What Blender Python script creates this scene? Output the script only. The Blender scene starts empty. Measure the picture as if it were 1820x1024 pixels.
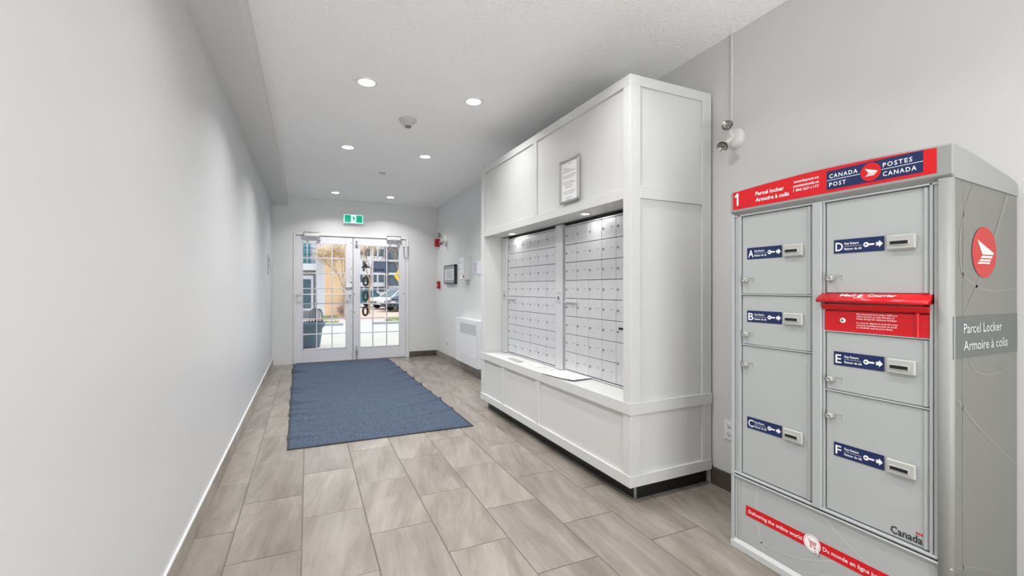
import bpy, bmesh, math, random
from mathutils import Matrix, Vector
random.seed(7)
PI = math.pi
sc = bpy.context.scene
COL = sc.collection

# ------------------------------------------------------------------ camera
F_PX = 800.0
cam_d = bpy.data.cameras.new('camera')
cam_d.sensor_width = 36.0
cam_d.lens = F_PX / 1820.0 * 36.0
cam_d.clip_start = 0.05
cam_d.clip_end = 400
cam = bpy.data.objects.new('camera', cam_d)
COL.objects.link(cam)
cam.location = (0, 0, 1.2)
cam.rotation_euler = (PI / 2, 0, -math.atan(363 / F_PX))
sc.camera = cam

# ------------------------------------------------------------------ world, sun, lights, exposure
EXPOSURE = 0.45
SKY_STRENGTH = 1.2
SUN_STRENGTH = 2.4
DOWNLIGHT_W = 12.5
RIGHT_ROW_W = 9.5
NEAR_W = 5.8
SOFFIT_W = 0.4
FILL_W = 80.0
DOOR_ROW_W = 6.5
sc.view_settings.view_transform = 'Standard'
sc.view_settings.look = 'None'
sc.view_settings.gamma = 1.0
sc.view_settings.use_curve_mapping = False
sc.view_settings.exposure = EXPOSURE
world = bpy.data.worlds.new('world')
sc.world = world
world.use_nodes = True
bg = world.node_tree.nodes['Background']
bg.inputs[0].default_value = (0.86, 0.93, 1.0, 1)
bg.inputs[1].default_value = SKY_STRENGTH

def light(name, kind, loc, rot, energy, color=(1, 1, 1), size=None, size_y=None, shape=None, spread=None):
    d = bpy.data.lights.new(name, kind)
    d.energy = energy
    d.color = color
    if size is not None:
        d.size = size
    if shape:
        d.shape = shape
    if size_y is not None:
        d.size_y = size_y
    if spread is not None:
        d.spread = spread
    o = bpy.data.objects.new(name, d)
    COL.objects.link(o)
    o.location = loc
    o.rotation_euler = rot
    return o

sun_d = bpy.data.lights.new('sun', 'SUN')
sun_d.energy = SUN_STRENGTH
sun_d.angle = 0.02
sun_d.color = (1.0, 0.96, 0.9)
sun = bpy.data.objects.new('sun', sun_d)
COL.objects.link(sun)
sun.rotation_euler = Vector((1.0, -0.06, 1.5)).to_track_quat('Z', 'Y').to_euler()
# added fill light behind the camera, angled up to brighten the ceiling
light('ceiling_fill_light', 'AREA', (0.75, -2.4, 0.35), (PI / 2 + 1.1, 0, 0.25), FILL_W, (1.0, 0.985, 0.96), 2.0, 1.2, 'RECTANGLE')

try:
    sc.cycles.use_denoising = True
    sc.cycles.max_bounces = 10
    sc.cycles.diffuse_bounces = 6
    sc.cycles.glossy_bounces = 4
    sc.cycles.transparent_max_bounces = 24
    sc.cycles.sample_clamp_indirect = 6.0
    sc.cycles.caustics_reflective = False
    sc.cycles.caustics_refractive = False
except Exception:
    pass

# ------------------------------------------------------------------ helpers: materials
def lin(c):
    return tuple(((v / 255.0) / 12.92 if v / 255.0 <= 0.04045 else ((v / 255.0 + 0.055) / 1.055) ** 2.4) for v in c) + (1,)

MATS = {}
def mat(name, rgb, rough=0.5, metal=0.0, bump=None, var=None, emit=None, spec=0.5, coat=0.0, sheen=0.0):
    """rgb in sRGB 0-255. bump=(scale, strength, distance). var=(scale, amount) gives gentle tonal mottling."""
    if name in MATS:
        return MATS[name]
    m = bpy.data.materials.new(name)
    m.use_nodes = True
    nt = m.node_tree
    b = nt.nodes['Principled BSDF']
    b.inputs['Base Color'].default_value = lin(rgb)
    b.inputs['Roughness'].default_value = rough
    b.inputs['Metallic'].default_value = metal
    b.inputs['Specular IOR Level'].default_value = spec
    if coat:
        b.inputs['Coat Weight'].default_value = coat
    if sheen:
        b.inputs['Sheen Weight'].default_value = sheen
    if var or bump:
        tc = nt.nodes.new('ShaderNodeTexCoord')
    if var:
        n = nt.nodes.new('ShaderNodeTexNoise')
        n.inputs['Scale'].default_value = var[0]
        n.inputs['Detail'].default_value = 4
        nt.links.new(tc.outputs['Object'], n.inputs['Vector'])
        mx = nt.nodes.new('ShaderNodeMix')
        mx.data_type = 'RGBA'
        a = tuple(max(0, v * (1 - var[1])) for v in rgb)
        c = tuple(min(255, v * (1 + var[1])) for v in rgb)
        mx.inputs['A'].default_value = lin(a)
        mx.inputs['B'].default_value = lin(c)
        nt.links.new(n.outputs['Fac'], mx.inputs['Factor'])
        nt.links.new(mx.outputs['Result'], b.inputs['Base Color'])
    if bump:
        n2 = nt.nodes.new('ShaderNodeTexNoise')
        n2.inputs['Scale'].default_value = bump[0]
        n2.inputs['Detail'].default_value = 3
        nt.links.new(tc.outputs['Object'], n2.inputs['Vector'])
        bp = nt.nodes.new('ShaderNodeBump')
        bp.inputs['Strength'].default_value = bump[1]
        bp.inputs['Distance'].default_value = bump[2]
        nt.links.new(n2.outputs['Fac'], bp.inputs['Height'])
        nt.links.new(bp.outputs['Normal'], b.inputs['Normal'])
    if emit:
        b.inputs['Emission Color'].default_value = lin(emit[0])
        b.inputs['Emission Strength'].default_value = emit[1]
    MATS[name] = m
    return m

def tile_material(name, base, dark, rough):
    m = bpy.data.materials.new(name)
    m.use_nodes = True
    nt = m.node_tree
    N, L = nt.nodes, nt.links
    b = N['Principled BSDF']
    geo = N.new('ShaderNodeNewGeometry')
    info = N.new('ShaderNodeObjectInfo')
    off = N.new('ShaderNodeVectorMath'); off.operation = 'SCALE'
    off.inputs[0].default_value = (37.0, 91.0, 13.0)
    L.new(info.outputs['Random'], off.inputs['Scale'])
    add = N.new('ShaderNodeVectorMath'); add.operation = 'ADD'
    L.new(geo.outputs['Position'], add.inputs[0]); L.new(off.outputs['Vector'], add.inputs[1])
    # each tile's figure runs along its length, a little askew
    ang = N.new('ShaderNodeMath'); ang.operation = 'MULTIPLY_ADD'
    L.new(info.outputs['Random'], ang.inputs[0]); ang.inputs[1].default_value = 0.32; ang.inputs[2].default_value = 0.02
    rot = N.new('ShaderNodeVectorRotate'); rot.rotation_type = 'Z_AXIS'
    L.new(add.outputs['Vector'], rot.inputs['Vector']); L.new(ang.outputs['Value'], rot.inputs['Angle'])
    sc1 = N.new('ShaderNodeVectorMath'); sc1.operation = 'MULTIPLY'
    sc1.inputs[1].default_value = (8.0, 1.5, 8.0)
    L.new(rot.outputs['Vector'], sc1.inputs[0])
    n1 = N.new('ShaderNodeTexNoise'); n1.inputs['Scale'].default_value = 1.0; n1.inputs['Detail'].default_value = 6; n1.inputs['Roughness'].default_value = 0.62
    n1.inputs['Distortion'].default_value = 0.35
    L.new(sc1.outputs['Vector'], n1.inputs['Vector'])
    r1 = N.new('ShaderNodeValToRGB')
    r1.color_ramp.elements[0].position = 0.31; r1.color_ramp.elements[0].color = lin(dark)
    r1.color_ramp.elements[1].position = 0.56; r1.color_ramp.elements[1].color = lin(base)
    e = r1.color_ramp.elements.new(0.72); e.color = lin(tuple(min(255, v + 12) for v in base))
    L.new(n1.outputs['Fac'], r1.inputs['Fac'])
    sc2 = N.new('ShaderNodeVectorMath'); sc2.operation = 'MULTIPLY'
    sc2.inputs[1].default_value = (60.0, 2.5, 60.0)
    L.new(rot.outputs['Vector'], sc2.inputs[0])
    n2 = N.new('ShaderNodeTexNoise'); n2.inputs['Scale'].default_value = 1.0; n2.inputs['Detail'].default_value = 3
    n2.inputs['Distortion'].default_value = 0.3
    L.new(sc2.outputs['Vector'], n2.inputs['Vector'])
    mul = N.new('ShaderNodeMapRange'); mul.inputs['To Min'].default_value = 0.86; mul.inputs['To Max'].default_value = 1.08
    L.new(n2.outputs['Fac'], mul.inputs['Value'])
    mr = N.new('ShaderNodeMapRange'); mr.inputs['To Min'].default_value = 0.90; mr.inputs['To Max'].default_value = 1.08
    L.new(info.outputs['Random'], mr.inputs['Value'])
    mm = N.new('ShaderNodeMath'); mm.operation = 'MULTIPLY'
    L.new(mul.outputs['Result'], mm.inputs[0]); L.new(mr.outputs['Result'], mm.inputs[1])
    sc3 = N.new('ShaderNodeVectorMath'); sc3.operation = 'SCALE'
    L.new(r1.outputs['Color'], sc3.inputs[0]); L.new(mm.outputs['Value'], sc3.inputs['Scale'])
    L.new(sc3.outputs['Vector'], b.inputs['Base Color'])
    b.inputs['Roughness'].default_value = rough
    bp = N.new('ShaderNodeBump'); bp.inputs['Strength'].default_value = 0.06; bp.inputs['Distance'].default_value = 0.002
    L.new(n2.outputs['Fac'], bp.inputs['Height']); L.new(bp.outputs['Normal'], b.inputs['Normal'])
    MATS[name] = m
    return m

def ceiling_material():
    m = mat('ceiling_stipple', (252, 252, 252), 0.9)
    nt = m.node_tree; N, L = nt.nodes, nt.links
    b = N['Principled BSDF']
    tc = N.new('ShaderNodeTexCoord')
    v = N.new('ShaderNodeTexNoise'); v.inputs['Scale'].default_value = 62; v.inputs['Detail'].default_value = 2.5; v.inputs['Distortion'].default_value = 1.2
    L.new(tc.outputs['Object'], v.inputs['Vector'])
    r = N.new('ShaderNodeMapRange'); r.inputs['From Min'].default_value = 0.42; r.inputs['From Max'].default_value = 0.62
    L.new(v.outputs['Fac'], r.inputs['Value'])
    bp = N.new('ShaderNodeBump'); bp.inputs['Strength'].default_value = 0.6; bp.inputs['Distance'].default_value = 0.004
    L.new(r.outputs['Result'], bp.inputs['Height']); L.new(bp.outputs['Normal'], b.inputs['Normal'])
    return m

def carpet_material():
    m = mat('mat_pile', (58, 78, 108), 0.95, sheen=0.45)
    nt = m.node_tree; N, L = nt.nodes, nt.links
    b = N['Principled BSDF']
    b.inputs['Sheen Tint'].default_value = lin((160, 185, 215))
    b.inputs['Sheen Roughness'].default_value = 0.45
    b.inputs['Specular IOR Level'].default_value = 0.2
    tc = N.new('ShaderNodeTexCoord')
    n = N.new('ShaderNodeTexNoise'); n.inputs['Scale'].default_value = 75; n.inputs['Detail'].default_value = 5; n.inputs['Roughness'].default_value = 0.8
    L.new(tc.outputs['Object'], n.inputs['Vector'])
    r = N.new('ShaderNodeValToRGB')
    r.color_ramp.elements[0].position = 0.36; r.color_ramp.elements[0].color = lin((9, 13, 22))
    r.color_ramp.elements[1].position = 0.66; r.color_ramp.elements[1].color = lin((92, 105, 126))
    L.new(n.outputs['Fac'], r.inputs['Fac'])
    L.new(r.outputs['Color'], b.inputs['Base Color'])
    bp = N.new('ShaderNodeBump'); bp.inputs['Strength'].default_value = 0.6; bp.inputs['Distance'].default_value = 0.004
    L.new(n.outputs['Fac'], bp.inputs['Height']); L.new(bp.outputs['Normal'], b.inputs['Normal'])
    return m

def glass_material():
    m = bpy.data.materials.new('clear_glass'); m.use_nodes = True
    nt = m.node_tree; N, L = nt.nodes, nt.links
    N.remove(N['Principled BSDF'])
    out = N['Material Output']
    t = N.new('ShaderNodeBsdfTransparent'); t.inputs[0].default_value = (0.97, 0.985, 0.985, 1)
    g = N.new('ShaderNodeBsdfGlossy'); g.inputs['Roughness'].default_value = 0.02
    fr = N.new('ShaderNodeFresnel'); fr.inputs['IOR'].default_value = 1.12
    mx = N.new('ShaderNodeMixShader')
    L.new(fr.outputs[0], mx.inputs[0]); L.new(t.outputs[0], mx.inputs[1]); L.new(g.outputs[0], mx.inputs[2])
    L.new(mx.outputs[0], out.inputs['Surface'])
    MATS['glass'] = m
    return m

WALL = mat('wall_paint_white', (209, 209, 208), 0.55, bump=(220, 0.05, 0.001), spec=0.35)
WALL_L = mat('wall_paint_satin', (205, 206, 208), 0.42, bump=(4, 0.10, 0.004), spec=0.32)
CEIL = ceiling_material()
WALL_LIT = mat('wall_paint_lit', (224, 225, 225), 0.55, bump=(220, 0.05, 0.001), spec=0.35)  # lighter copy of the wall white, standing in for light near the doors
TRIMW = mat('white_trim_paint', (228, 228, 229), 0.4)
CABW = mat('cabinet_white_paint', (208, 209, 208), 0.6, spec=0.3)
TILE = tile_material('stone_look_tile', (149, 142, 134), (124, 115, 107), 0.26)
BTILE = tile_material('baseboard_tile', (160, 152, 144), (120, 112, 105), 0.4)
DTILE = tile_material('dark_baseboard_tile', (82, 75, 70), (60, 54, 50), 0.4)
GROUT = mat('grout', (116, 108, 100), 0.85, var=(40, 0.06))
CARPET = carpet_material()
RUBBER = mat('black_rubber', (38, 42, 50), 0.6)
ALU = mat('mailbox_aluminium', (206, 207, 210), 0.42, 0.25, var=(3, 0.02))
ALUP = mat('aluminium_post', (212, 213, 216), 0.4, 0.3)
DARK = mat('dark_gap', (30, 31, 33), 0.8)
CHROME = mat('chrome', (200, 200, 202), 0.2, 1.0)
STEEL = mat('dull_steel', (150, 151, 154), 0.35, 0.8)
BLACK = mat('black_plastic', (18, 18, 20), 0.5)
TOE = mat('black_toe_kick', (26, 24, 24), 0.35)
LGREY = mat('locker_grey_powdercoat', (172, 176, 176), 0.42, bump=(400, 0.03, 0.0005))
LFRAME = mat('locker_frame_grey', (172, 176, 177), 0.36)
LCAP = mat('locker_cap_grey', (146, 148, 146), 0.45)
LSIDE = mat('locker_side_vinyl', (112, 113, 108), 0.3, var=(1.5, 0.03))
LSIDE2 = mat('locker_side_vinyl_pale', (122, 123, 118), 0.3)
LBAND = mat('locker_band_grey', (90, 94, 93), 0.35)
RED = mat('signal_red', (206, 8, 24), 0.4)
REDG = mat('mail_slot_red', (205, 8, 24), 0.25)
SOFTRED = mat('faded_red', (178, 40, 38), 0.4)
NAVY = mat('navy_blue', (12, 36, 84), 0.4)
PRINTW = mat('white_print', (244, 244, 246), 0.5)
PRINTG = mat('grey_print', (150, 150, 154), 0.6)
PRINTB = mat('black_print', (16, 16, 18), 0.5)
PAPER = mat('white_paper', (236, 236, 234), 0.7)
SILVER = mat('silver_frame', (196, 197, 198), 0.3, 0.6)
PLASTIC = mat('white_plastic', (230, 230, 228), 0.35)
LAMPGLOW = mat('lamp_glow', (255, 255, 255), 0.5, emit=((255, 251, 240), 9.0))
GLASS = glass_material()

# ------------------------------------------------------------------ helpers: geometry
_txt_cache = {}
def text_geo(s, bold=0.0, spacing=1.0):
    key = (s, bold, spacing)
    if key in _txt_cache:
        return _txt_cache[key]
    cu = bpy.data.curves.new('t', 'FONT')
    cu.body = s
    cu.size = 1.0
    cu.offset = bold
    cu.space_character = spacing
    cu.resolution_u = 2
    ob = bpy.data.objects.new('t', cu)
    me = bpy.data.meshes.new_from_object(ob)
    vs = [(v.co.x, v.co.y) for v in me.vertices]
    fs = [tuple(p.vertices) for p in me.polygons]
    bpy.data.objects.remove(ob); bpy.data.curves.remove(cu); bpy.data.meshes.remove(me)
    x0 = min(v[0] for v in vs); x1 = max(v[0] for v in vs)
    y0 = min(v[1] for v in vs); y1 = max(v[1] for v in vs)
    _txt_cache[key] = (vs, fs, x0, x1, y0, y1)
    return _txt_cache[key]

class MB:
    """collects boxes, prisms, lathes and lettering; build() links them as ONE mesh object"""
    def __init__(s):
        s.v = []; s.f = []; s.m = []; s.mats = []; s.cur = 0; s.smooth = []
        s.sm = False
    def use(s, m):
        if m not in s.mats:
            s.mats.append(m)
        s.cur = s.mats.index(m)
        return s
    def add(s, vs, fs):
        o = len(s.v)
        s.v.extend(vs)
        for f in fs:
            s.f.append(tuple(i + o for i in f)); s.m.append(s.cur); s.smooth.append(s.sm)
        return s
    def box(s, x0, x1, y0, y1, z0, z1, c=0.0):
        if x0 > x1: x0, x1 = x1, x0
        if y0 > y1: y0, y1 = y1, y0
        if z0 > z1: z0, z1 = z1, z0
        if c > 0:   # chamfered box
            c = min(c, (x1 - x0) * .45, (y1 - y0) * .45, (z1 - z0) * .45)
            bm = bmesh.new()
            bmesh.ops.create_cube(bm, size=1)
            for v in bm.verts:
                v.co = Vector(((x0 + x1) / 2 + v.co.x * (x1 - x0), (y0 + y1) / 2 + v.co.y * (y1 - y0), (z0 + z1) / 2 + v.co.z * (z1 - z0)))
            bmesh.ops.bevel(bm, geom=bm.edges[:], offset=c, segments=1, affect='EDGES')
            bm.verts.index_update()
            vs = [tuple(v.co) for v in bm.verts]; fs = [tuple(v.index for v in f.verts) for f in bm.faces]
            bm.free()
            return s.add(vs, fs)
        vs = [(x0, y0, z0), (x1, y0, z0), (x1, y1, z0), (x0, y1, z0), (x0, y0, z1), (x1, y0, z1), (x1, y1, z1), (x0, y1, z1)]
        return s.add(vs, [(0, 3, 2, 1), (4, 5, 6, 7), (0, 1, 5, 4), (1, 2, 6, 5), (2, 3, 7, 6), (3, 0, 4, 7)])
    def prism(s, poly, axis, a, b):
        """poly of 2D points in the plane across axis ('x': (y,z), 'y': (x,z), 'z': (x,y)) swept from a to b"""
        n = len(poly)
        def P(p, t):
            return {'x': (t, p[0], p[1]), 'y': (p[0], t, p[1]), 'z': (p[0], p[1], t)}[axis]
        vs = [P(p, a) for p in poly] + [P(p, b) for p in poly]
        fs = [tuple(range(n)), tuple(range(2 * n - 1, n - 1, -1))]
        fs += [(i, i + n, (i + 1) % n + n, (i + 1) % n) for i in range(n)]
        return s.add(vs, fs)
    def cyl(s, p0, p1, r0, r1=None, seg=16, caps=True):
        if r1 is None: r1 = r0
        p0, p1 = Vector(p0), Vector(p1)
        d = (p1 - p0).normalized()
        a = d.orthogonal().normalized(); b = d.cross(a)
        vs = []
        for p, r in ((p0, r0), (p1, r1)):
            for i in range(seg):
                t = 2 * PI * i / seg
                vs.append(tuple(p + a * (math.cos(t) * r) + b * (math.sin(t) * r)))
        fs = [(i, (i + 1) % seg, (i + 1) % seg + seg, i + seg) for i in range(seg)]
        old = s.sm; s.sm = True
        s.add(vs, fs)
        s.sm = False
        if caps:
            s.add(vs, [tuple(range(seg - 1, -1, -1)), tuple(range(seg, 2 * seg))])
        s.sm = old
        return s
    def tube(s, pts, r, seg=8):
        for i in range(len(pts) - 1):
            r0 = r[i] if isinstance(r, (list, tuple)) else r
            r1 = r[i + 1] if isinstance(r, (list, tuple)) else r
            s.cyl(pts[i], pts[i + 1], r0, r1, seg)
        return s
    def lathe(s, c, prof, axis='z', seg=24, flip=False):
        """prof: list of (radius, height along axis)"""
        vs = []
        ax = {'z': lambda x, y, h: (x, y, h), 'x': lambda x, y, h: (h, x, y), 'y': lambda x, y, h: (x, h, y)}[axis]
        for r, h in prof:
            for i in range(seg):
                t = 2 * PI * i / seg
                q = ax(math.cos(t) * r, math.sin(t) * r, h)
                vs.append((c[0] + q[0], c[1] + q[1], c[2] + q[2]))
        fs = []
        for k in range(len(prof) - 1):
            for i in range(seg):
                j = (i + 1) % seg
                fs.append((k * seg + i, k * seg + j, (k + 1) * seg + j, (k + 1) * seg + i))
        old = s.sm; s.sm = True
        s.add(vs, fs); s.sm = old
        return s
    def flat(s, polys, O, X, Y):
        """flat 2D polygons placed on a plane: origin O, axes X, Y"""
        O, X, Y = Vector(O), Vector(X), Vector(Y)
        for poly in polys:
            s.add([tuple(O + X * p[0] + Y * p[1]) for p in poly], [tuple(range(len(poly)))])
        return s
    def disc(s, O, X, Y, r, r_in=0, seg=28):
        O, X, Y = Vector(O), Vector(X), Vector(Y)
        pts = [(math.cos(2 * PI * i / seg), math.sin(2 * PI * i / seg)) for i in range(seg)]
        if r_in:
            vs = [tuple(O + X * p[0] * r + Y * p[1] * r) for p in pts] + [tuple(O + X * p[0] * r_in + Y * p[1] * r_in) for p in pts]
            return s.add(vs, [(i, (i + 1) % seg, (i + 1) % seg + seg, i + seg) for i in range(seg)])
        return s.add([tuple(O + X * p[0] * r + Y * p[1] * r) for p in pts], [tuple(range(seg))])
    def text(s, t, O, X, Y, h=None, w=None, bold=0.0, spacing=1.0):
        """lettering with its lower left at O. h: cap height, w: width (squeezed to fit when both given)"""
        vs, fs, x0, x1, y0, y1 = text_geo(t, bold, spacing)
        O, X, Y = Vector(O), Vector(X), Vector(Y)
        sy = (h / 0.73) if h else None
        sx = (w / (x1 - x0)) if w else None
        if sy is None: sy = sx
        if sx is None: sx = sy
        return s.add([tuple(O + X * ((v[0] - x0) * sx) + Y * (v[1] * sy)) for v in vs], fs)
    def build(s, name, m=None, parent=None, local=False, bevel=0.0, kind=None):
        me = bpy.data.meshes.new(name)
        vs = s.v
        if parent is not None and not local:
            inv = world_of(parent).inverted()
            vs = [tuple(inv @ Vector(v)) for v in vs]
        me.from_pydata(vs, [], s.f)
        if m is not None and not s.mats:
            me.materials.append(m)
        else:
            for q in s.mats:
                me.materials.append(q)
            me.polygons.foreach_set('material_index', s.m)
        me.polygons.foreach_set('use_smooth', s.smooth)
        me.update()
        o = bpy.data.objects.new(name, me)
        COL.objects.link(o)
        if parent is not None:
            o.parent = parent
        if bevel:
            b = o.modifiers.new('bevel', 'BEVEL'); b.width = bevel; b.segments = 2; b.limit_method = 'ANGLE'; b.angle_limit = 0.7
            o.data.shade_smooth() if False else None
        if kind:
            o['kind'] = kind
        return o

def world_of(o):
    M = Matrix.Identity(4)
    while o is not None:
        M = (Matrix.Translation(o.location) @ o.rotation_euler.to_matrix().to_4x4()) @ M
        o = o.parent
    return M

def thing(name, label, cat, loc=(0, 0, 0), rz=0.0, group=None):
    o = bpy.data.objects.new(name, None)
    COL.objects.link(o)
    o.empty_display_size = 0.1
    o.location = loc; o.rotation_euler = (0, 0, rz)
    o['label'] = label; o['category'] = cat
    if group: o['group'] = group
    return o

def tag(o, label, cat, group=None):
    o['label'] = label; o['category'] = cat
    if group: o['group'] = group
    return o

def struct(name, mb, m, parent=None, label=None, cat=None):
    o = mb.build(name, m, parent)
    if parent is None:
        o['kind'] = 'structure'
        if label: o['label'] = label
        if cat: o['category'] = cat
    return o

def root_struct(name, label, cat, loc=(0, 0, 0)):
    o = bpy.data.objects.new(name, None); COL.objects.link(o)
    o.location = loc
    o['kind'] = 'structure'; o['label'] = label; o['category'] = cat
    return o

def box(name, m, parent, x0, x1, y0, y1, z0, z1, c=0.0, local=False):
    return MB().box(x0, x1, y0, y1, z0, z1, c).build(name, m, parent, local)

# ------------------------------------------------------------------ setting: room shell
XL, XR, XF, YE = -0.50, 2.27, 2.10, 7.87    # left wall, near right wall, far right wall, end wall
YB = -3.6                                    # the lobby goes on behind the camera
YJ = 4.275                                   # where the right wall jogs, behind the mail cabinet
def zc(y): return 2.69 - (y - 2) * 0.0094    # the ceiling is a touch lower towards the doors

# floor: screed + tiles
floor = struct('floor', MB().box(XL - .02, XR + .02, YB, YE + .2, -0.12, -0.003), GROUT, None, 'grey stone-look tiled lobby floor laid in running bond', 'floor')
cols = [-0.5, -0.329, -0.026, 0.279, 0.583, 0.879, 1.185, 1.490, 1.797, 2.100, 2.27]
g = 0.0022
def add_tile(x0, x1, y0, y1, h):
    cx, cy = (x0 + x1) / 2, (y0 + y1) / 2
    w, l = (x1 - x0) / 2 - g, (y1 - y0) / 2 - g
    if w < .01 or l < .01: return
    key = (round(w, 4), round(l, 4))
    if key not in tile_meshes:
        b = MB(); c = .0015
        vs = [(-w, -l, -.006), (w, -l, -.006), (w, l, -.006), (-w, l, -.006),
              (-w, -l, -c), (w, -l, -c), (w, l, -c), (-w, l, -c),
              (-w + c, -l + c, 0), (w - c, -l + c, 0), (w - c, l - c, 0), (-w + c, l - c, 0)]
        me = bpy.data.meshes.new('tile')
        me.from_pydata(vs, [], [(8, 9, 10, 11), (0, 1, 5, 4), (1, 2, 6, 5), (2, 3, 7, 6), (3, 0, 4, 7), (4, 5, 9, 8), (5, 6, 10, 9), (6, 7, 11, 10), (7, 4, 8, 11)])
        me.materials.append(TILE)
        tile_meshes[key] = me
    o = bpy.data.objects.new('tile', tile_meshes[key])
    COL.objects.link(o)
    o.parent = floor
    o.location = (cx, cy, h)
tile_meshes = {}
n_t = 0
for i in range(len(cols) - 1):
    y = (1.677 if i % 2 == 1 else 1.98) - 0.604 * 5 + (0.3 if False else 0)
    if i == 0: y = 1.98 - 0.604 * 5 + 0.004
    while y < YE:
        y1 = min(y + 0.604, YE)
        lim = YJ if cols[i] >= 2.09 else 99
        if y1 > -0.4 and y < lim:
            add_tile(cols[i], min(cols[i + 1], XR), max(y, -0.45), y1, random.uniform(-.0004, .0004))
        y += 0.604

# walls
struct('wall_left', MB().box(XL - .15, XL, YB, YE + .2, -.1, 2.9), WALL_L, None, 'satin white lobby wall on the left', 'wall')
struct('wall_right', MB().box(XR, XR + .15, YB, YJ, -.1, 2.9), WALL, None, 'white wall behind the parcel locker and mail cabinet', 'wall')
struct('wall_far_right', MB().box(XF, XF + .3, YJ, YE + .2, -.1, 2.9), WALL_LIT, None, 'white wall stretch between mail cabinet and door corner', 'wall')
DX0, DX1, DZ = -0.203, 1.598, 2.083
struct('wall_back', MB().box(XL, DX0, YE, YE + .2, -.1, 2.9).box(DX1, XF, YE, YE + .2, -.1, 2.9).box(DX0, DX1, YE, YE + .2, DZ, 2.9), WALL_LIT, None, 'white end wall around the double doors', 'wall')
wb = MB()
wb.box(XL - .15, -0.4, YB - .15, YB, -.1, 2.9).box(2.0, XR + .15, YB - .15, YB, -.1, 2.9).box(-.4, 2.0, YB - .15, YB, 2.4, 2.9).box(-.4, 2.0, YB - .15, YB, -.1, 0.3)
struct('wall_front', wb, WALL, None, 'white wall of the lobby behind the viewer', 'wall')
cm = MB()
cm.add([(XL - .1, YB, zc(YB)), (XR + .1, YB, zc(YB)), (XR + .1, YE + .2, zc(YE)), (XL - .1, YE + .2, zc(YE)),
        (XL - .1, YB, 3.0), (XR + .1, YB, 3.0), (XR + .1, YE + .2, 3.0), (XL - .1, YE + .2, 3.0)],
       [(0, 3, 2, 1), (4, 5, 6, 7), (0, 1, 5, 4), (1, 2, 6, 5), (2, 3, 7, 6), (3, 0, 4, 7)])
ceiling = struct('ceiling', cm, CEIL, None, 'white stippled ceiling', 'ceiling')
bk = MB()
bk.box(XL, -0.28, YB, YE, 2.49, 2.8)
struct('trim_1', bk, WALL, None, 'smooth white bulkhead along the top of the left wall', 'bulkhead')
# roof and outer skin of the building above the door, seen from outside only
struct('wall_outer', MB().box(XL - 3, DX0 - .06, YE + .2, YE + .32, -.1, 3.4).box(DX1 + .06, XR + 3, YE + .2, YE + .32, -.1, 3.4).box(DX0 - .06, DX1 + .06, YE + .2, YE + .32, 2.15, 3.4), mat('outer_render', (214, 214, 212), .8), None, 'pale rendered outer face around the entrance', 'wall')

# baseboards
def baseboard(name, label, axis, fixed, a, b, h, joints, side, cap=False, d=.011, bm=None):
    """tile pieces against a wall. axis 'y': wall plane x=fixed, run a..b in y; side = +1 when the room is on +."""
    r = root_struct(name, label, 'baseboard', (fixed, a, 0) if axis == 'y' else (a, fixed, 0))
    pts = [a] + [j for j in joints if a < j < b] + [b]
    for p, q in zip(pts[:-1], pts[1:]):
        m = MB()
        if axis == 'y':
            m.box(fixed, fixed + side * d, p + .001, q - .001, 0, h, .001)
        else:
            m.box(p + .001, q - .001, fixed, fixed + side * d, 0, h, .001)
        m.build('tile', bm or BTILE, r)
    if cap:
        m = MB()
        if axis == 'y': m.box(fixed, fixed + side * .010, a, b, h, h + .012, .002)
        m.build('cap_strip', TRIMW, r)
    m = MB()
    if axis == 'y': m.box(fixed, fixed + side * d * .6, a, b, 0, h - .002)
    else: m.box(a, b, fixed, fixed + side * d * .6, 0, h - .002)
    m.build('backing', GROUT, r)
    return r
jl = [2.59 + .604 * k for k in range(-8, 10)]
baseboard('baseboard_left', 'grey tile baseboard with a white cap strip along the left wall', 'y', XL, YB + .1, YE, .10, jl, 1, True)
baseboard('baseboard_right', 'dark tile baseboard behind cabinet and parcel locker', 'y', XR, -1.0, 2.02, .105, [.4, 1.0, 1.6], -1, bm=DTILE)
baseboard('baseboard_far_right', 'brown tile baseboard under the convector heater', 'y', XF, YJ, YE, .10, [4.9, 5.50, 6.11], -1)
baseboard('baseboard_back', 'dark tile baseboard right of the double doors', 'x', YE, DX1 + .012, XF - .011, .095, [], -1, bm=DTILE)

# ------------------------------------------------------------------ doors
WD = mat('door_white_paint', (226, 226, 231), 0.42)
fr = root_struct('trim_2', 'white painted frame around the double doors', 'door frame', ((DX0 + DX1) / 2, YE, 0))
MB().box(DX0 - .001, DX0 + .035, YE - .012, YE + .16, 0, DZ, .003).build('jamb', TRIMW, fr)
MB().box(DX1 - .050, DX1 + .001, YE - .012, YE + .16, 0, DZ, .003).build('jamb', TRIMW, fr)
MB().box(DX0 + .035, DX1 - .050, YE - .012, YE + .16, DZ - .043, DZ, .003).build('head', TRIMW, fr)
MB().box(DX0 + .035, DX1 - .050, YE + .001, YE + .16, -.006, .010).build('threshold', STEEL, fr)
MB().box(DX0 + .035, DX1 - .05, YE + .052, YE + .066, DZ - .06, DZ - .043).build('stop', DARK, fr)

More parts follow.
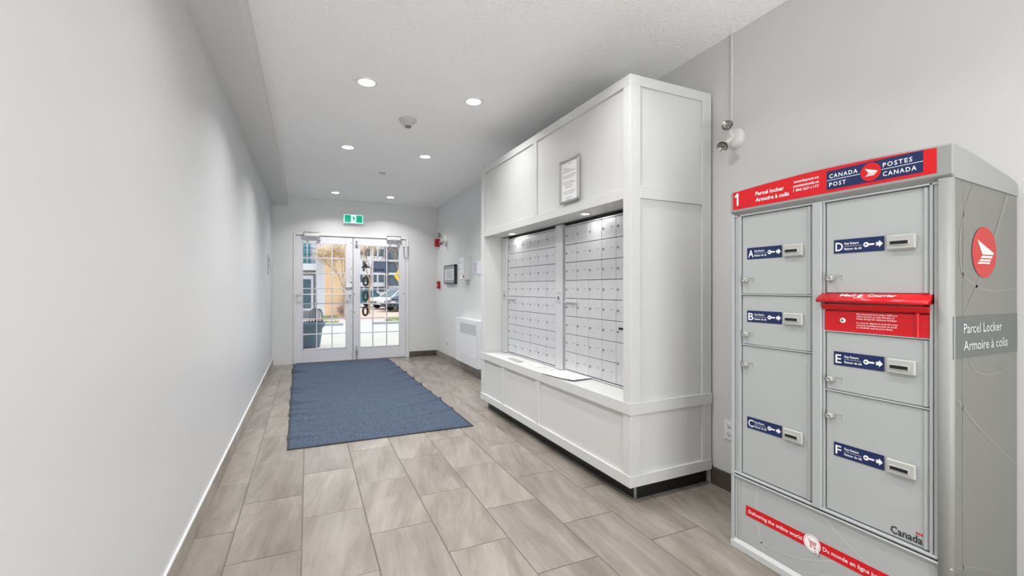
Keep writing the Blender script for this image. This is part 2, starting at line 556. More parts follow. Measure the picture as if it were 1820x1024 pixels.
DY = YE + .006      # room face of the leaves
DT = .045
def door_leaf(name, label, x0, x1, gx0, gx1, gz0, gz1, mun):
    r = root_struct(name, label, 'door', ((x0 + x1) / 2, DY + DT / 2, .012))
    m = MB()
    m.box(x0, gx0, DY, DY + DT, .012, 2.035, .002).box(gx1, x1, DY, DY + DT, .012, 2.035, .002)
    m.box(gx0, gx1, DY, DY + DT, .012, gz0, .002).box(gx0, gx1, DY, DY + DT, gz1, 2.035, .002)
    m.build('frame', WD, r)
    # glazing bead
    bd = MB(); w = .012
    bd.box(gx0, gx0 + w, DY - .003, DY + .012, gz0, gz1).box(gx1 - w, gx1, DY - .003, DY + .012, gz0, gz1)
    bd.box(gx0, gx1, DY - .003, DY + .012, gz0, gz0 + w).box(gx0, gx1, DY - .003, DY + .012, gz1 - w, gz1)
    bd.build('glazing_bead', WD, r)
    xs = [gx0] + mun + [gx1]
    zs = [gz0 + (gz1 - gz0) * k / 7 for k in range(8)]
    for x in mun:
        MB().box(x - .008, x + .008, DY + .004, DY + .04, gz0, gz1, .003).build('muntin', WD, r)
    for z in zs[1:-1]:
        MB().box(gx0, gx1, DY + .005, DY + .039, z - .008, z + .008, .003).build('muntin', WD, r)
    for a, b in zip(xs[:-1], xs[1:]):
        for c, d in zip(zs[:-1], zs[1:]):
            MB().box(a + .006, b - .006, DY + .020, DY + .024, c + .006, d - .006).build('pane', GLASS, r)
    return r
d1 = door_leaf('door_1', 'left white door leaf with a thin push bar across its glass grid', DX0 + .038, .681, -.079, .577, .215, 1.925, [.130, .362])
d2 = door_leaf('door_2', 'right white door leaf with mirrored numerals on its glass grid', .688, DX1 - .053, .786, 1.441, .208, 1.918, [1.000, 1.228])
MB().box(.680, .689, DY + .012, DY + .03, .012, 2.035).build('weatherstrip', BLACK, d1)
# push bar
m = MB(); m.box(-.165, .668, DY - .055, DY - .040, 1.093, 1.108, .003)
m.box(-.16, -.12, DY - .05, DY, 1.09, 1.112).box(.62, .66, DY - .05, DY, 1.09, 1.112)
m.build('push_bar', SILVER, d1)
MB().box(.565, .668, DY - .02, DY, 1.205, 1.285, .004).build('lock_case', SILVER, d1)
m = MB(); m.cyl((.655, DY - .03, 1.200), (.655, DY, 1.200), .010, seg=12).cyl((.655, DY - .03, 1.292), (.655, DY, 1.292), .010, seg=12); m.build('lock_cylinder', BLACK, d1)
m = MB()
for x, z in ((.652, 1.945), (.652, 1.52), (.652, 1.38), (.652, .82), (.652, .555), (.652, .105)):
    m.cyl((x, DY - .006, z), (x, DY, z), .008, seg=10)
m.build('bolt_caps', STEEL, d1)
m = MB()
for x, z in ((.705, 1.10), (.705, .80), (1.512, 1.10)):
    m.cyl((x, DY - .006, z), (x, DY, z), .008, seg=10)
m.build('bolt_caps', BLACK, d2)
m = MB()   # flush bolts of the inactive leaf
m.box(.728, .750, DY - .012, DY, 1.945, 1.985, .003).box(.722, .756, DY - .022, DY, 1.875, 1.925, .004)
m.build('top_bolt', STEEL, d2)
m = MB()
m.box(.722, .758, DY - .022, DY, .085, .170, .004).cyl((.736, DY - .014, .17), (.736, DY - .014, .24), .006, seg=8).box(.728, .752, DY - .012, DY, .025, .065, .003)
m.build('bottom_bolt', STEEL, d2)
def closer(x0, x1, z, par, hub):
    m = MB(); m.box(x0, x1, DY - .062, DY - .019, z - .03, z + .03, .005); m.build('closer_body', mat('closer_white', (222, 222, 224), .4), par)
    m = MB(); m.box(x0 - .004, x1 + .004, DY - .066, DY - .016, z + .03, z + .038); m.build('closer_cover', STEEL, par)
    m = MB(); m.box(x0, x1, DY - .020, DY + .002, z - .025, z + .025); m.build('closer_plate', mat('closer_white', (222, 222, 224), .4), par)
    m = MB(); m.cyl((hub, DY - .05, z - .055), (hub, DY - .05, z - .03), .011, seg=12)
    m.tube([(hub, DY - .05, z - .05), (hub + .08, DY - .16, z - .05), (hub + .14, DY - .045, z - .05)], .007, 8)
    m.cyl((hub + .14, DY - .045, z - .07), (hub + .14, DY - .045, z - .04), .012, seg=12)
    m.box(hub + .12, hub + .16, DY - .055, DY, z - .08, z - .066)
    m.build('closer_arm', SILVER, par)
closer(-.055, .165, 2.050, fr, .03)
closer(1.225, 1.455, 2.045, fr, 1.27)
# power transfer loop
lp = MB()
pts = [(1.510, DY - .012, 1.905)]
for k in range(9):
    t = k / 8 * PI
    pts.append((1.545 - math.cos(t) * .035, DY - .035, 1.76 - math.sin(t) * .05))
pts.append((1.580, YE - .018, 1.905))
lp.tube(pts, .005, 8)
lp.cyl((1.510, DY - .015, 1.905), (1.510, DY, 1.905), .012, seg=12).cyl((1.580, YE - .03, 1.905), (1.580, YE - .012, 1.905), .012, seg=12)
lp.build('cable_loop', STEEL, d2)
# numerals stuck on the outside of the glass: read 4000 from the street, mirrored in here
NUMC = mat('numeral_vinyl', (92, 86, 78), .6)
for ch, x0, x1, z0, z1 in (('4', .818, .949, 1.479, 1.653), ('0', .828, .942, 1.222, 1.402), ('0', .826, .940, .972, 1.154), ('0', .824, .936, .720, .900)):
    m = MB(); vs, fs, a, b, c, d = text_geo(ch, .012 if ch == '4' else .03)
    m.add([(x1 - (v[0] - a) / (b - a) * (x1 - x0), DY + .0255, z0 + (v[1] - c) / (d - c) * (z1 - z0)) for v in vs], fs)
    m.build('numeral', NUMC, d2)
# notice on the glass
def translucent(name, rgb):
    m = bpy.data.materials.new(name); m.use_nodes = True
    nt = m.node_tree; N, L = nt.nodes, nt.links
    b = N['Principled BSDF']; b.inputs['Base Color'].default_value = lin(rgb); b.inputs['Roughness'].default_value = .7
    t = N.new('ShaderNodeBsdfTranslucent'); t.inputs[0].default_value = lin(tuple(min(255, v * 1.1) for v in rgb))
    x = N.new('ShaderNodeMixShader'); x.inputs[0].default_value = .5
    L.new(b.outputs[0], x.inputs[1]); L.new(t.outputs[0], x.inputs[2]); L.new(x.outputs[0], N['Material Output'].inputs['Surface'])
    MATS[name] = m
    return m
nt_ = thing('paper_notice', 'blue-grey paper notice with a double-headed arrow on the right door glass', 'notice', (1.106, DY + .027, 1.46))
MB().box(.992, 1.222, DY + .0255, DY + .0268, 1.462, 1.652).build('sheet', translucent('notice_paper', (150, 154, 176)), nt_)
m = MB()
for k, (w, z) in enumerate(((.16, 1.628), (.19, 1.604), (.11, 1.578), (.08, 1.555))):
    m.box(1.107 - w / 2, 1.107 + w / 2, DY + .0249, DY + .0254, z - .004, z + .004)
m.use(mat('notice_ink', (112, 116, 146), .7))
m.build('lettering', mat('notice_ink', (112, 116, 146), .7), nt_)
m = MB()
m.flat([[(-.085, 0), (-.05, .026), (-.05, .010), (.05, .010), (.05, .026), (.085, 0), (.05, -.026), (.05, -.010), (-.05, -.010), (-.05, -.026)]], (1.107, DY + .0250, 1.510), (1, 0, 0), (0, 0, 1))
m.build('arrow', mat('notice_arrow', (62, 82, 112), .7), nt_)

# exit sign
ex = thing('exit_sign', 'lit green running-figure exit sign over the double doors', 'sign', (.684, YE - .03, 2.262))
m = MB(); m.box(.527, .842, YE - .055, YE, 2.258, 2.412, .004); m.build('housing', PLASTIC, ex)
EXW = mat('exit_face_white', (205, 250, 240), .5, emit=((190, 255, 240), .75))
EXG = mat('exit_face_green', (0, 165, 130), .5, emit=((0, 168, 132), .42))
fy = YE - .0555
m = MB(); m.box(.537, .832, fy - .001, fy, 2.270, 2.402); m.build('lit_face', EXW, ex)
m = MB(); m.box(.546, .645, fy - .0025, fy - .001, 2.276, 2.396); m.build('green_panel', EXG, ex)
m = MB(); m.box(.728, .823, fy - .0025, fy - .001, 2.276, 2.396); m.build('green_panel', EXG, ex)
m = MB(); O = (.688, fy - .003, 2.336)
fig = [[(-.010, .028), (.012, .026), (.018, -.006), (.004, -.012), (-.006, .006)],            # torso
       [(-.010, .028), (-.022, .010), (-.038, .006), (-.038, -.000), (-.018, .003), (-.004, .018)],  # arm
       [(.008, .028), (.024, .024), (.032, .008), (.028, .005), (.020, .018), (.008, .018)],      # arm
       [(.004, -.004), (-.010, -.028), (-.014, -.052), (-.021, -.052), (-.018, -.026), (-.004, .000)],  # leg
       [(.006, -.006), (.016, -.022), (.040, -.022), (.040, -.030), (.010, -.030), (.000, -.008)]]
m.flat(fig, O, (1, 0, 0), (0, 0, 1)); m.disc((.682, fy - .003, 2.375), (1, 0, 0), (0, 0, 1), .009, seg=14)
m.build('running_figure', mat('exit_dark_green', (40, 120, 105), .5, emit=((40, 125, 108), .3)), ex)

# ------------------------------------------------------------------ floor mat
def build_mat():
    c = [(-.140, 3.711), (1.310, 3.691), (1.240, 7.800), (-.206, 7.830)]   # corners
    NX, NY = 70, 210
    root = thing('floor_mat', 'large blue entrance mat with rippled edges in front of the doors', 'mat', (.55, 5.75, 0))
    rip_l = [(random.uniform(3.9, 7.6), random.uniform(.016, .034), random.uniform(.022, .04)) for _ in range(15)]
    rip_r = [(4.30, .020, .04), (4.72, .030, .04), (5.10, .020, .035), (5.55, .030, .04), (5.95, .028, .04), (6.40, .032, .04), (6.85, .026, .04), (7.25, .024, .04), (7.55, .02, .03)]
    def P(u, v):
        a = (c[0][0] * (1 - u) + c[1][0] * u, c[0][1] * (1 - u) + c[1][1] * u)
        b = (c[3][0] * (1 - u) + c[2][0] * u, c[3][1] * (1 - u) + c[2][1] * u)
        x = a[0] * (1 - v) + b[0] * v; y = a[1] * (1 - v) + b[1] * v
        z = .007 + .0012 * math.sin(x * 9 + y * 2.3) * math.sin(y * 3.1)
        dl = u * 1.45; dr = (1 - u) * 1.45
        for yy, h, s in rip_l:
            z += h * math.exp(-dl / .11) * math.exp(-((y - yy) / s) ** 2)
        for yy, h, s in rip_r:
            z += h * 0.75 * math.exp(-dr / .22) * math.exp(-((y - yy + dr * .25) / s) ** 2)
        x += -.004 * math.exp(-dl / .05) * sum(h / .018 * math.exp(-((y - yy) / s) ** 2) for yy, h, s in rip_l)
        x += .005 * math.exp(-dr / .05) * sum(h / .018 * math.exp(-((y - yy) / s) ** 2) for yy, h, s in rip_r)
        return (x, y, max(z, .005))
    us = [0, .006, .012, .02, .03, .04] + [.04 + .92 * i / (NX - 12) for i in range(1, NX - 12)] + [.96, .97, .98, .988, .994, 1]
    vs = [i / NY for i in range(NY + 1)]
    vs = [0, .0035] + vs[1:-1] + [.9965, 1]
    pts = [P(u, v) for v in vs for u in us]
    W = len(us)
    def ring(i, j): return us[i] < .0119 or us[i] > .9879 or vs[j] < .0034 or vs[j] > .9964
    pile, edge = MB(), MB()
    pile.sm = edge.sm = True
    pf, ef = [], []
    for j in range(len(vs) - 1):
        for i in range(W - 1):
            f = (j * W + i, j * W + i + 1, (j + 1) * W + i + 1, (j + 1) * W + i)
            (ef if ring(i, j) or ring(i + 1, j + 1) and False else pf).append(f)
    pile.add([(p[0], p[1], p[2]) for p in pts], pf)
    edge.add([(p[0], p[1], max(.004, p[2] - .001)) for p in pts], ef)
    # thin skirt down to the floor
    n = len(vs)
    loop = [i for i in range(W)] + [j * W + W - 1 for j in range(1, n)] + [(n - 1) * W + i for i in range(W - 2, -1, -1)] + [j * W for j in range(n - 2, 0, -1)]
    sk = [pts[k] for k in loop] + [(pts[k][0], pts[k][1], .0008) for k in loop]
    L = len(loop)
    edge.add(sk, [(i, i + L, (i + 1) % L + L, (i + 1) % L) for i in range(L)])
    pile.build('pile', CARPET, root)
    edge.build('rubber_edge', RUBBER, root)
build_mat()

# ------------------------------------------------------------------ mail cabinet (local frame: x into the wall, y along the front towards the doors)
CA = math.radians(0.9086)
CAB0 = (1.628, 2.001, 0)
cab = thing('mail_cabinet', 'tall white panelled cabinet surrounding the mailboxes on the right wall', 'cabinet', CAB0, CA)
CM = Matrix.Translation(CAB0) @ Matrix.Rotation(CA, 4, 'Z')
def cw(x, y, z): return tuple(CM @ Vector((x, y, z)))
UL, ZT, DD = 2.262, 2.392, .628
def cb(name, x0, x1, y0, y1, z0, z1, c=.0015, m=CABW, par=None):
    return box(name, m, par or cab, x0, x1, y0, y1, z0, z1, c, local=True)
R_ = .011      # how far the flat panels sit back
# carcass behind the panels
cb('carcass', .03, DD, .03, UL - .02, 1.71, ZT - .01)
cb('carcass', .03, DD, .03, UL - .02, .092, .50)
cb('carcass', .235, DD, .03, UL - .02, .5, 1.715)
# front, upper: rails, stiles, panels
cb('rail', 0, .03, 0, UL, 2.335, ZT)
cb('rail', 0, .03, .062, UL - .078, 1.705, 1.768)
cb('stile', 0, .03, 0, .062, .5, 2.335)
cb('stile', 0, .03, 1.092, 1.150, 1.768, 2.335)
cb('stile', 0, .03, UL - .078, UL, .5, 2.335)
cb('panel', R_, .03, .062, 1.092, 1.768, 2.335)
cb('panel', R_, .03, 1.150, UL - .078, 1.768, 2.335)
cb('soffit', .03, .235, .06, UL - .07, 1.705, 1.712, 0)
# jambs of the mailbox opening
cb('jamb', .03, .235, .045, .062, .55, 1.706, 0)
cb('jamb', .03, .235, UL - .078, UL - .062, .55, 1.706, 0)
cb('stile', .03, .235, .014, .045, .5, 1.71, 0)
cb('stile', .03, .235, UL - .062, UL, .5, 1.71, 0)
# front, lower
cb('stile', 0, .03, 0, .062, .153, .497)
cb('stile', 0, .03, 1.052, 1.108, .153, .497)
cb('stile', 0, .03, 1.708, 1.768, .153, .497)
cb('stile', 0, .03, UL - .078, UL, .153, .497)
for a, b in ((.062, 1.052), (1.108, 1.708), (1.768, UL - .078)):
    cb('panel', R_, .03, a, b, .153, .497)
cb('rail', -.006, .03, -.006, UL + .004, .09, .153)
MB().prism([(-.007, -.007), (DD, -.007), (DD, .03), (.236, .03), (.236, UL + .004), (-.007, UL + .004)], 'z', .494, .557).build('ledge', CABW, cab, local=True)
# near end (faces the viewer)
cb('stile', .03, .072, 0, .03, .153, ZT - .057)
cb('stile', DD - .075, DD, 0, .03, .153, ZT - .057)
cb('rail', .03, DD, 0, .03, 2.335, ZT)
cb('rail', .072, DD - .075, 0, .03, 1.706, 1.776)
cb('rail', .03, DD, -.006, .03, .09, .153)
cb('panel', .072, DD - .075, R_, .03, 1.776, 2.335)
cb('panel', .072, DD - .075, R_, .03, .557, 1.706)
cb('panel', .072, DD - .075, R_, .03, .153, .493)
cb('far_end_panel', .03, DD, UL - .02, UL, .092, ZT)
cb('toe_kick', .068, DD, .038, UL - .03, 0, .091, 0, TOE)
cb('corner_strip', .062, .074, .032, .044, 0, .091, .001, CHROME)
# dark strip painting the shade into the seam above the mailboxes
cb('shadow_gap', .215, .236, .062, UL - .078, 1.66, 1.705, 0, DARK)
# soffit lights
for (lx, ly) in ((.100, .579), (.135, 1.816)):
    m = MB(); m.lathe((lx, ly, 1.7048), [(.041, -.002), (.041, -.004), (.030, -.004), (.028, 0)], seg=24)
    m.build('light_ring', PLASTIC, cab, local=True)
    m = MB(); m.disc((lx, ly, 1.7035), (1, 0, 0), (0, -1, 0), .028, seg=20); m.build('light_lens', LAMPGLOW, cab, local=True)
    light('soffit_lamp', 'AREA', cw(lx, ly, 1.698), (0, 0, 0), SOFFIT_W, (1, .98, .95), .05, None, 'DISK')

# mailboxes
def mailbox_bank(label, u0, u1, post0, post1, special):
    """u0 < u1 range of the doors; post = upright on the far side"""
    r = thing('mailbox_bank', label, 'mailboxes', cw(.2, u0, .575), CA, 'mailbox banks set in the mail cabinet')
    Zb, Zt = .575, 1.667
    # local frame: x depth (0 = door faces), y from u0, z from Zb
    H = Zt - Zb; W = u1 - u0
    box('backing', DARK, r, .006, .030, -.006, W + .006, -.010, H + .01, local=True)
    fr_ = MB()
    fr_.box(-.001, .012, -.008, -.002, -.012, H + .008).box(-.001, .012, W + .002, W + .008, -.012, H + .008)
    fr_.box(-.001, .012, -.008, W + .008, H + .002, H + .010).box(-.001, .012, -.008, W + .008, -.014, -.004)
    fr_.build('surround', ALUP, r, local=True)
    pm = MB(); pm.box(-.012, .02, post0 - u0 + .003, post1 - u0 - .003, -.014, H + .028, .002)
    pm.build('post', ALUP, r, local=True)
    pc = (post0 + post1) / 2 - u0
    if post1 - post0 > .12: pc = post0 + .052 - u0
    sm_ = MB()
    for dy in (-.018, .018):
        for z in (1.166, 1.154, 1.094, 1.082):
            sm_.cyl((-.0135, pc + dy, z - Zb), (-.0118, pc + dy, z - Zb), .0035, seg=8)
    sm_.build('screws', BLACK, r, local=True)['kind'] = 'stuff'
    MB().cyl((-.022, pc, 1.123 - Zb), (-.011, pc, 1.123 - Zb), .011, seg=14).build('post_lock', STEEL, r, local=True)
    cwid = W / 6; rh = H / 8
    door_me = {}
    def door(ci, z0, h):
        yc = W - (ci + .5) * cwid
        key = round(h, 4)
        if key not in door_me:
            m = MB(); m.box(0, .006, -cwid / 2 + .0014, cwid / 2 - .0014, .002, h - .002, .0012)
            me = bpy.data.meshes.new('mailbox_door'); me.from_pydata(m.v, [], m.f); me.materials.append(ALU); door_me[key] = me
        o = bpy.data.objects.new('mailbox_door', door_me[key]); COL.objects.link(o); o.parent = r; o.location = (random.uniform(-.0006, .0006), yc, z0)
        if 'lock' not in door_me:
            m = MB(); m.lathe((0, 0, 0), [(.0, -.0065), (.006, -.0065), (.0075, -.005), (.0085, 0)], axis='x', seg=12)
            m.use(STEEL)
            me = bpy.data.meshes.new('lock'); me.from_pydata(m.v, [], m.f); me.materials.append(STEEL); me.polygons.foreach_set('use_smooth', [True] * len(m.f)); door_me['lock'] = me
            m = MB(); m.box(-.0006, 0, -.016, .016, -.0045, .0045)
            me = bpy.data.meshes.new('number_label'); me.from_pydata(m.v, [], m.f); me.materials.append(mat('label_grey', (176, 177, 181), .5)); door_me['lab'] = me
        l = bpy.data.objects.new('lock', door_me['lock']); COL.objects.link(l); l.parent = o; l.location = (0, cwid / 2 - .020, h / 2 + .002)
        l = bpy.data.objects.new('number_label', door_me['lab']); COL.objects.link(l); l.parent = o; l.location = (0, -.033, h / 2 + .006)
        return o
    for ci in range(6):
        if special and ci in (4,):
            for k in range(2, 8): door(ci, k * rh, rh)
            door(ci, 0, 2 * rh)
        else:
            for k in range(8): door(ci, k * rh, rh)
    if special:
        yc = W - 4.5 * cwid
        box('mail_opening', BLACK, r, -.002, 0, yc - .045, yc + .048, 2.62 * rh, 2.72 * rh, local=True)
    # thin pull at the middle of the first door
    box('pull', ALUP, r, -.016, -.004, W - cwid * 1.1, W - .004, 4 * rh - .030, 4 * rh - .022, local=True)
    return r
mailbox_bank('far bank of silver mailbox doors nearer the entrance', 1.141, 2.04, 2.052, UL - .079, False)
mailbox_bank('near bank of silver mailbox doors with a tall parcel box', .069, .993, 1.016, 1.125, True)

# framed notice on the cabinet
fn = thing('framed_notice', 'silver clip frame with a printed sheet on the cabinet front', 'frame', cw(-.002, .612, 1.78), CA)
m = MB(); z0, z1, a, b = 0, .300, -.119, .119
for (p, q, c_, d_) in ((a, b, z0, z0 + .020), (a, b, z1 - .020, z1), (a, a + .020, z0, z1), (b - .020, b, z0, z1)):
    m.box(-.012, .0, p, q, c_, d_, .004)
m.build('frame', SILVER, fn, local=True)
box('sheet', PAPER, fn, -.004, 0, a + .018, b - .018, .018, .282, local=True)
m = MB()
for k, (w, off) in enumerate(((.05, .06), (0, 0), (.05, 0), (.1, 0), (.15, 0), (0, 0), (.16, 0), (.13, .01), (0, 0), (.12, 0), (.15, 0), (.10, .02), (.08, .03), (0, 0), (.15, 0), (.12, .01), (0, 0), (.10, .02), (.06, .04))):
    if w:
        z = .265 - k * .0135
        m.box(-.0048, -.0042, .08 - off - w, .08 - off, z - .0022, z + .0022)
m.build('lettering', mat('faint_ink', (168, 170, 178), .7), fn, local=True)

# things lying on the ledge
def sheet(name, label, cat, pts, z, m_, th=.0006, curl=0):
    c = (sum(p[0] for p in pts) / len(pts), sum(p[1] for p in pts) / len(pts))
    o = MB().prism([(p[0] - c[0], p[1] - c[1]) for p in pts], 'z', 0, th).build(name, m_)
    o.location = cw(c[0], c[1], z); o.rotation_euler = (0, 0, CA)
    return tag(o, label, cat)
sheet('envelope', 'grey envelope lying on the white ledge, farthest of the papers', 'envelope', [(.058, 1.755), (.043, 1.51), (.103, 1.52), (.108, 1.745)], .5575, mat('grey_envelope', (168, 168, 162), .7), .004)
sheet('paper_slip', 'small white paper slip on the white ledge beneath the far mailboxes', 'paper', [(.095, 1.42), (.050, 1.215), (.157, 1.212), (.182, 1.408)], .5575, mat('slip_paper', (214, 214, 208), .7), .002)
# the big curled sheet overhanging the ledge
def curled():
    NX, NY = 12, 16
    pts = []
    for j in range(NY + 1):
        v = j / NY
        for i in range(NX + 1):
            u = i / NX
            y = .625 + v * .37 + .03 * u
            x = -.012 + .235 * u + .045 * (1 - v) ** 3 * (1 - u)
            z = .5600 + .010 * math.exp(-(v / .25) ** 2) * (1 - u * .5) + .006 * math.exp(-(u / .3) ** 2) * math.sin(v * PI)
            pts.append((x, y, z))
    W = NX + 1
    m = MB(); m.sm = True
    off = [(p[0], p[1], p[2] + .0006) for p in pts]
    fs = [(j * W + i, j * W + i + 1, (j + 1) * W + i + 1, (j + 1) * W + i) for j in range(NY) for i in range(NX)]
    m.add(off, fs); m.add(pts, [f[::-1] for f in fs])
    o = m.build('flyer', PAPER)
    o.data.transform(Matrix.Translation((-.1, -.8, -.5575)))
    o.location = cw(.1, .8, .5575); o.rotation_euler = (0, 0, CA)
    tag(o, 'large white flyer curling over the edge of the white ledge', 'paper')
curled()

# ------------------------------------------------------------------ parcel locker
LX, LY0, LY1, LXB = 1.813, 1.493, .700, 2.250
NX_ = (0, -1, 0); UZ = (0, 0, 1)      # reading direction and up on the front face
lk = thing('parcel_locker', 'grey parcel locker with a red header sign and six lettered doors', 'locker', (2.03, 1.10, 0))
def lb(name, m, y0, y1, z0, z1, x0=LX, x1=LX + .02, c=.0, par=None):
    return box(name, m, par or lk, x0, x1, y0, y1, z0, z1, c)
# body
m = MB(); m.box(LX + .022, LXB, LY1 + .004, LY0 - .002, .0, 1.545); m.build('body', LGREY, lk)
# side panel with vinyl
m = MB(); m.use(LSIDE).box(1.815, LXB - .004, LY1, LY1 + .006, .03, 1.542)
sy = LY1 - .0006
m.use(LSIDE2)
def arc(pts, w0, w1):
    out = []
    n = len(pts)
    for i in range(n - 1):
        a, b = pts[i], pts[i + 1]
        dx, dz = b[0] - a[0], b[1] - a[1]; L = math.hypot(dx, dz); nx, nz = -dz / L, dx / L
        wa = w0 + (w1 - w0) * i / (n - 1); wb_ = w0 + (w1 - w0) * (i + 1) / (n - 1)
        out.append([a, b, (b[0] + nx * wb_, b[1] + nz * wb_), (a[0] + nx * wa, a[1] + nz * wa)])
    return out
def bez(p0, p1, p2, n=14):
    return [((1 - t) ** 2 * p0[0] + 2 * t * (1 - t) * p1[0] + t * t * p2[0], (1 - t) ** 2 * p0[1] + 2 * t * (1 - t) * p1[1] + t * t * p2[1]) for t in [i / n for i in range(n + 1)]]
for crv, w0, w1 in ((bez((1.93, 1.53), (1.80, 1.36), (1.86, 1.24)), .004, .012), (bez((1.86, 1.24), (1.98, 1.16), (2.245, 1.20)), .012, .005),
                    (bez((2.16, 1.52), (2.05, 1.30), (1.87, 1.12)), .022, .006), (bez((1.82, .86), (1.95, .74), (2.245, .58)), .010, .006),
                    (bez((1.87, 1.5), (1.86, .7), (1.87, .03)), .004, .006), (bez((1.90, .97), (1.95, .88), (2.245, .93)), .008, .004),
                    (bez((1.82, .33), (2.0, .30), (2.245, .18)), .008, .006)):
    m.flat(arc(crv, w0, w1), (0, sy, 0), (1, 0, 0), UZ)
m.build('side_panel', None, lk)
# rounded corner pillar
pil = MB(); pil.sm = True
poly = [(1.815, .734), (1.800, .734), (1.7965, .730), (1.797, .716), (1.799, .708), (1.803, .702), (1.809, .6985), (1.818, .6980), (1.818, .705)]
pil.prism(poly, 'z', .0, 1.542)
pil.build('corner_pillar', LCAP, lk)
lb('corner_pillar', LFRAME, 1.479, LY0, .03, 1.542, LX - .012, LX + .03, .002)
# frame rails
for y0, y1, xx in ((1.463, 1.477, LX - .002), (1.447, 1.461, LX - .006), (.750, .7575, LX - .006), (.736, .748, LX - .002)):
    lb('frame_rail', LFRAME, y0, y1, .345, 1.535, xx, LX + .03, .001)
lb('mullion', LFRAME, 1.0875, 1.1215, .345, 1.532, LX - .012, LX + .03, .002)
lb('mullion_edge', LFRAME, 1.080, 1.086, .350, 1.528, LX - .004, LX + .03, .001)
lb('head_rail', LFRAME, .736, 1.479, 1.528, 1.536, LX - .006, LX + .03, .001)
lb('head_rail', LFRAME, .736, 1.479, 1.538, 1.555, LX - .002, LX + .03, .001)
lb('bottom_rail', LFRAME, .736, 1.479, .343, .352, LX - .010, LX + .03, .002)
lb('bottom_rail', LFRAME, .700, 1.490, .330, .337, LX - .012, LX + .03, .002)
lb('seam', BLACK, .72, 1.480, .337, .343, LX, LX + .02)
# doors
KY = mat('key_slot_grey', (176, 178, 173), .45)
def door_l(letter, y0, y1, z0, z1, labz, ly, lz):
    d = bpy.data.objects.new('compartment_door', None)
    m = MB(); m.box(LX + .002, LX + .02, y0 + .0025, y1 - .0025, z0 + .002, z1 - .002, .0015)
    # rolled hinge edge on the near side, lip along the foot
    m.use(LGREY)
    d = m.build('compartment_door', LGREY, lk)
    m = MB(); m.cyl((LX + .003, y0 + .012, z0 + .004), (LX + .003, y0 + .012, z1 - .004), .0065, seg=14); m.build('rolled_edge', LFRAME, d)
    lbs = y1 - .028 if y1 > 1.2 else y1 - .030      # label starts (reading side)
    X0 = LX + .0010
    m = MB()
    m.use(NAVY).box(X0 - .0006, X0 + .001, lbs - .163, lbs, labz - .0255, labz + .0255)
    X1 = X0 - .0010
    m.use(PRINTW)
    def P(dy, dz): return (X1, lbs - dy, labz + dz)
    m.text(letter, P(.006, -.0165), NX_, UZ, h=.033, w=.026 if letter not in 'EF' else .020, bold=.012)
    m.text('Key Return', P(.037, .0055), NX_, UZ, h=.0088, w=.047, bold=.016)
    m.text('Retour de cl\u00e9', P(.037, -.0145), NX_, UZ, h=.0088, w=.057, bold=.016)
    m.box(X1 - .0002, X1, lbs - .093, lbs - .037, labz - .0012, labz - .0004)
    # key
    m.disc(P(.108, 0), NX_, UZ, .0088, .0028, seg=16)
    m.flat([[(.115, -.003), (.132, -.003), (.134, -.0005), (.134, .002), (.132, .003), (.115, .003)]], P(0, 0), NX_, UZ)
    m.use(NAVY).disc((X1 - .0002, lbs - .1045, labz), NX_, UZ, .0022, seg=10)
    m.use(PRINTW).flat([[(.139, -.006), (.148, -.006), (.148, -.0125), (.1595, 0), (.148, .0125), (.148, .006), (.139, .006)]], P(0, 0), NX_, UZ)
    m.build('key_return_label', None, d)
    # slot plate
    ks = lbs - .172
    m = MB(); m.use(KY)
    m.box(LX - .010, LX + .002, ks - .083, ks, labz - .025, labz + .025, .004)
    m.box(LX - .013, LX - .009, ks - .068, ks - .010, labz - .011, labz + .0065, .0015)
    m.use(BLACK).box(LX - .0136, LX - .012, ks - .064, ks - .014, labz - .0075, labz + .0035)
    m.build('key_slot', None, d)
    m = MB(); m.lathe((LX + .002, ly, lz), [(0, -.012), (.0035, -.0125), (.004, -.016), (.009, -.016), (.0112, -.013), (.0118, -.005), (.0132, -.003), (.0136, 0)], axis='x', seg=20)
    m.use(STEEL) if False else None
    m.build('lock', mat('lock_metal', (176, 176, 172), .3, .5), d)
    # stamped letter by the lock
    m = MB(); X2 = LX + .0008
    m.text(letter, (X2, ly - .020, lz - .008), NX_, UZ, h=.016, bold=-.01)
    for a_, b_, c_, e_ in ((.016, .0175, -.012, .012), (.0385, .040, -.012, .012), (.016, .040, .0105, .012), (.016, .040, -.012, -.0105)):
        if e_ - c_ < .02 and c_ < 0: continue
        m.box(X2, X2 + .001, ly - b_, ly - a_, lz + c_, lz + e_)
    m.build('stamped_letter', mat('stamped_grey', (160, 163, 163), .45), d)
    return d
da = door_l('A', 1.127, 1.445, 1.172, 1.528, 1.355, 1.425, 1.236); da['label'] = 'top left door marked A'
db = door_l('B', 1.127, 1.445, .945, 1.168, 1.073, 1.425, .990); db['label'] = 'small door marked B'
dc = door_l('C', 1.127, 1.445, .354, .941, .594, 1.427, .852); dc['label'] = 'tall lower left door marked C'
dd = door_l('D', .758, 1.078, 1.180, 1.528, 1.355, 1.059, 1.236); dd['label'] = 'top right door marked D'
de = door_l('E', .758, 1.078, .814, 1.034, .936, 1.060, .853); de['label'] = 'small door marked E'
df = door_l('F', .758, 1.078, .354, .809, .594, 1.060, .714); df['label'] = 'lower right door marked F'
for y0, y1, z in ((1.127, 1.445, 1.170), (1.127, 1.445, .943), (.758, 1.085, .8115), (.758, 1.085, 1.0365)):
    lb('divider', LFRAME, y0, y1, z - .0025, z + .0025, LX - .003, LX + .02, .001)
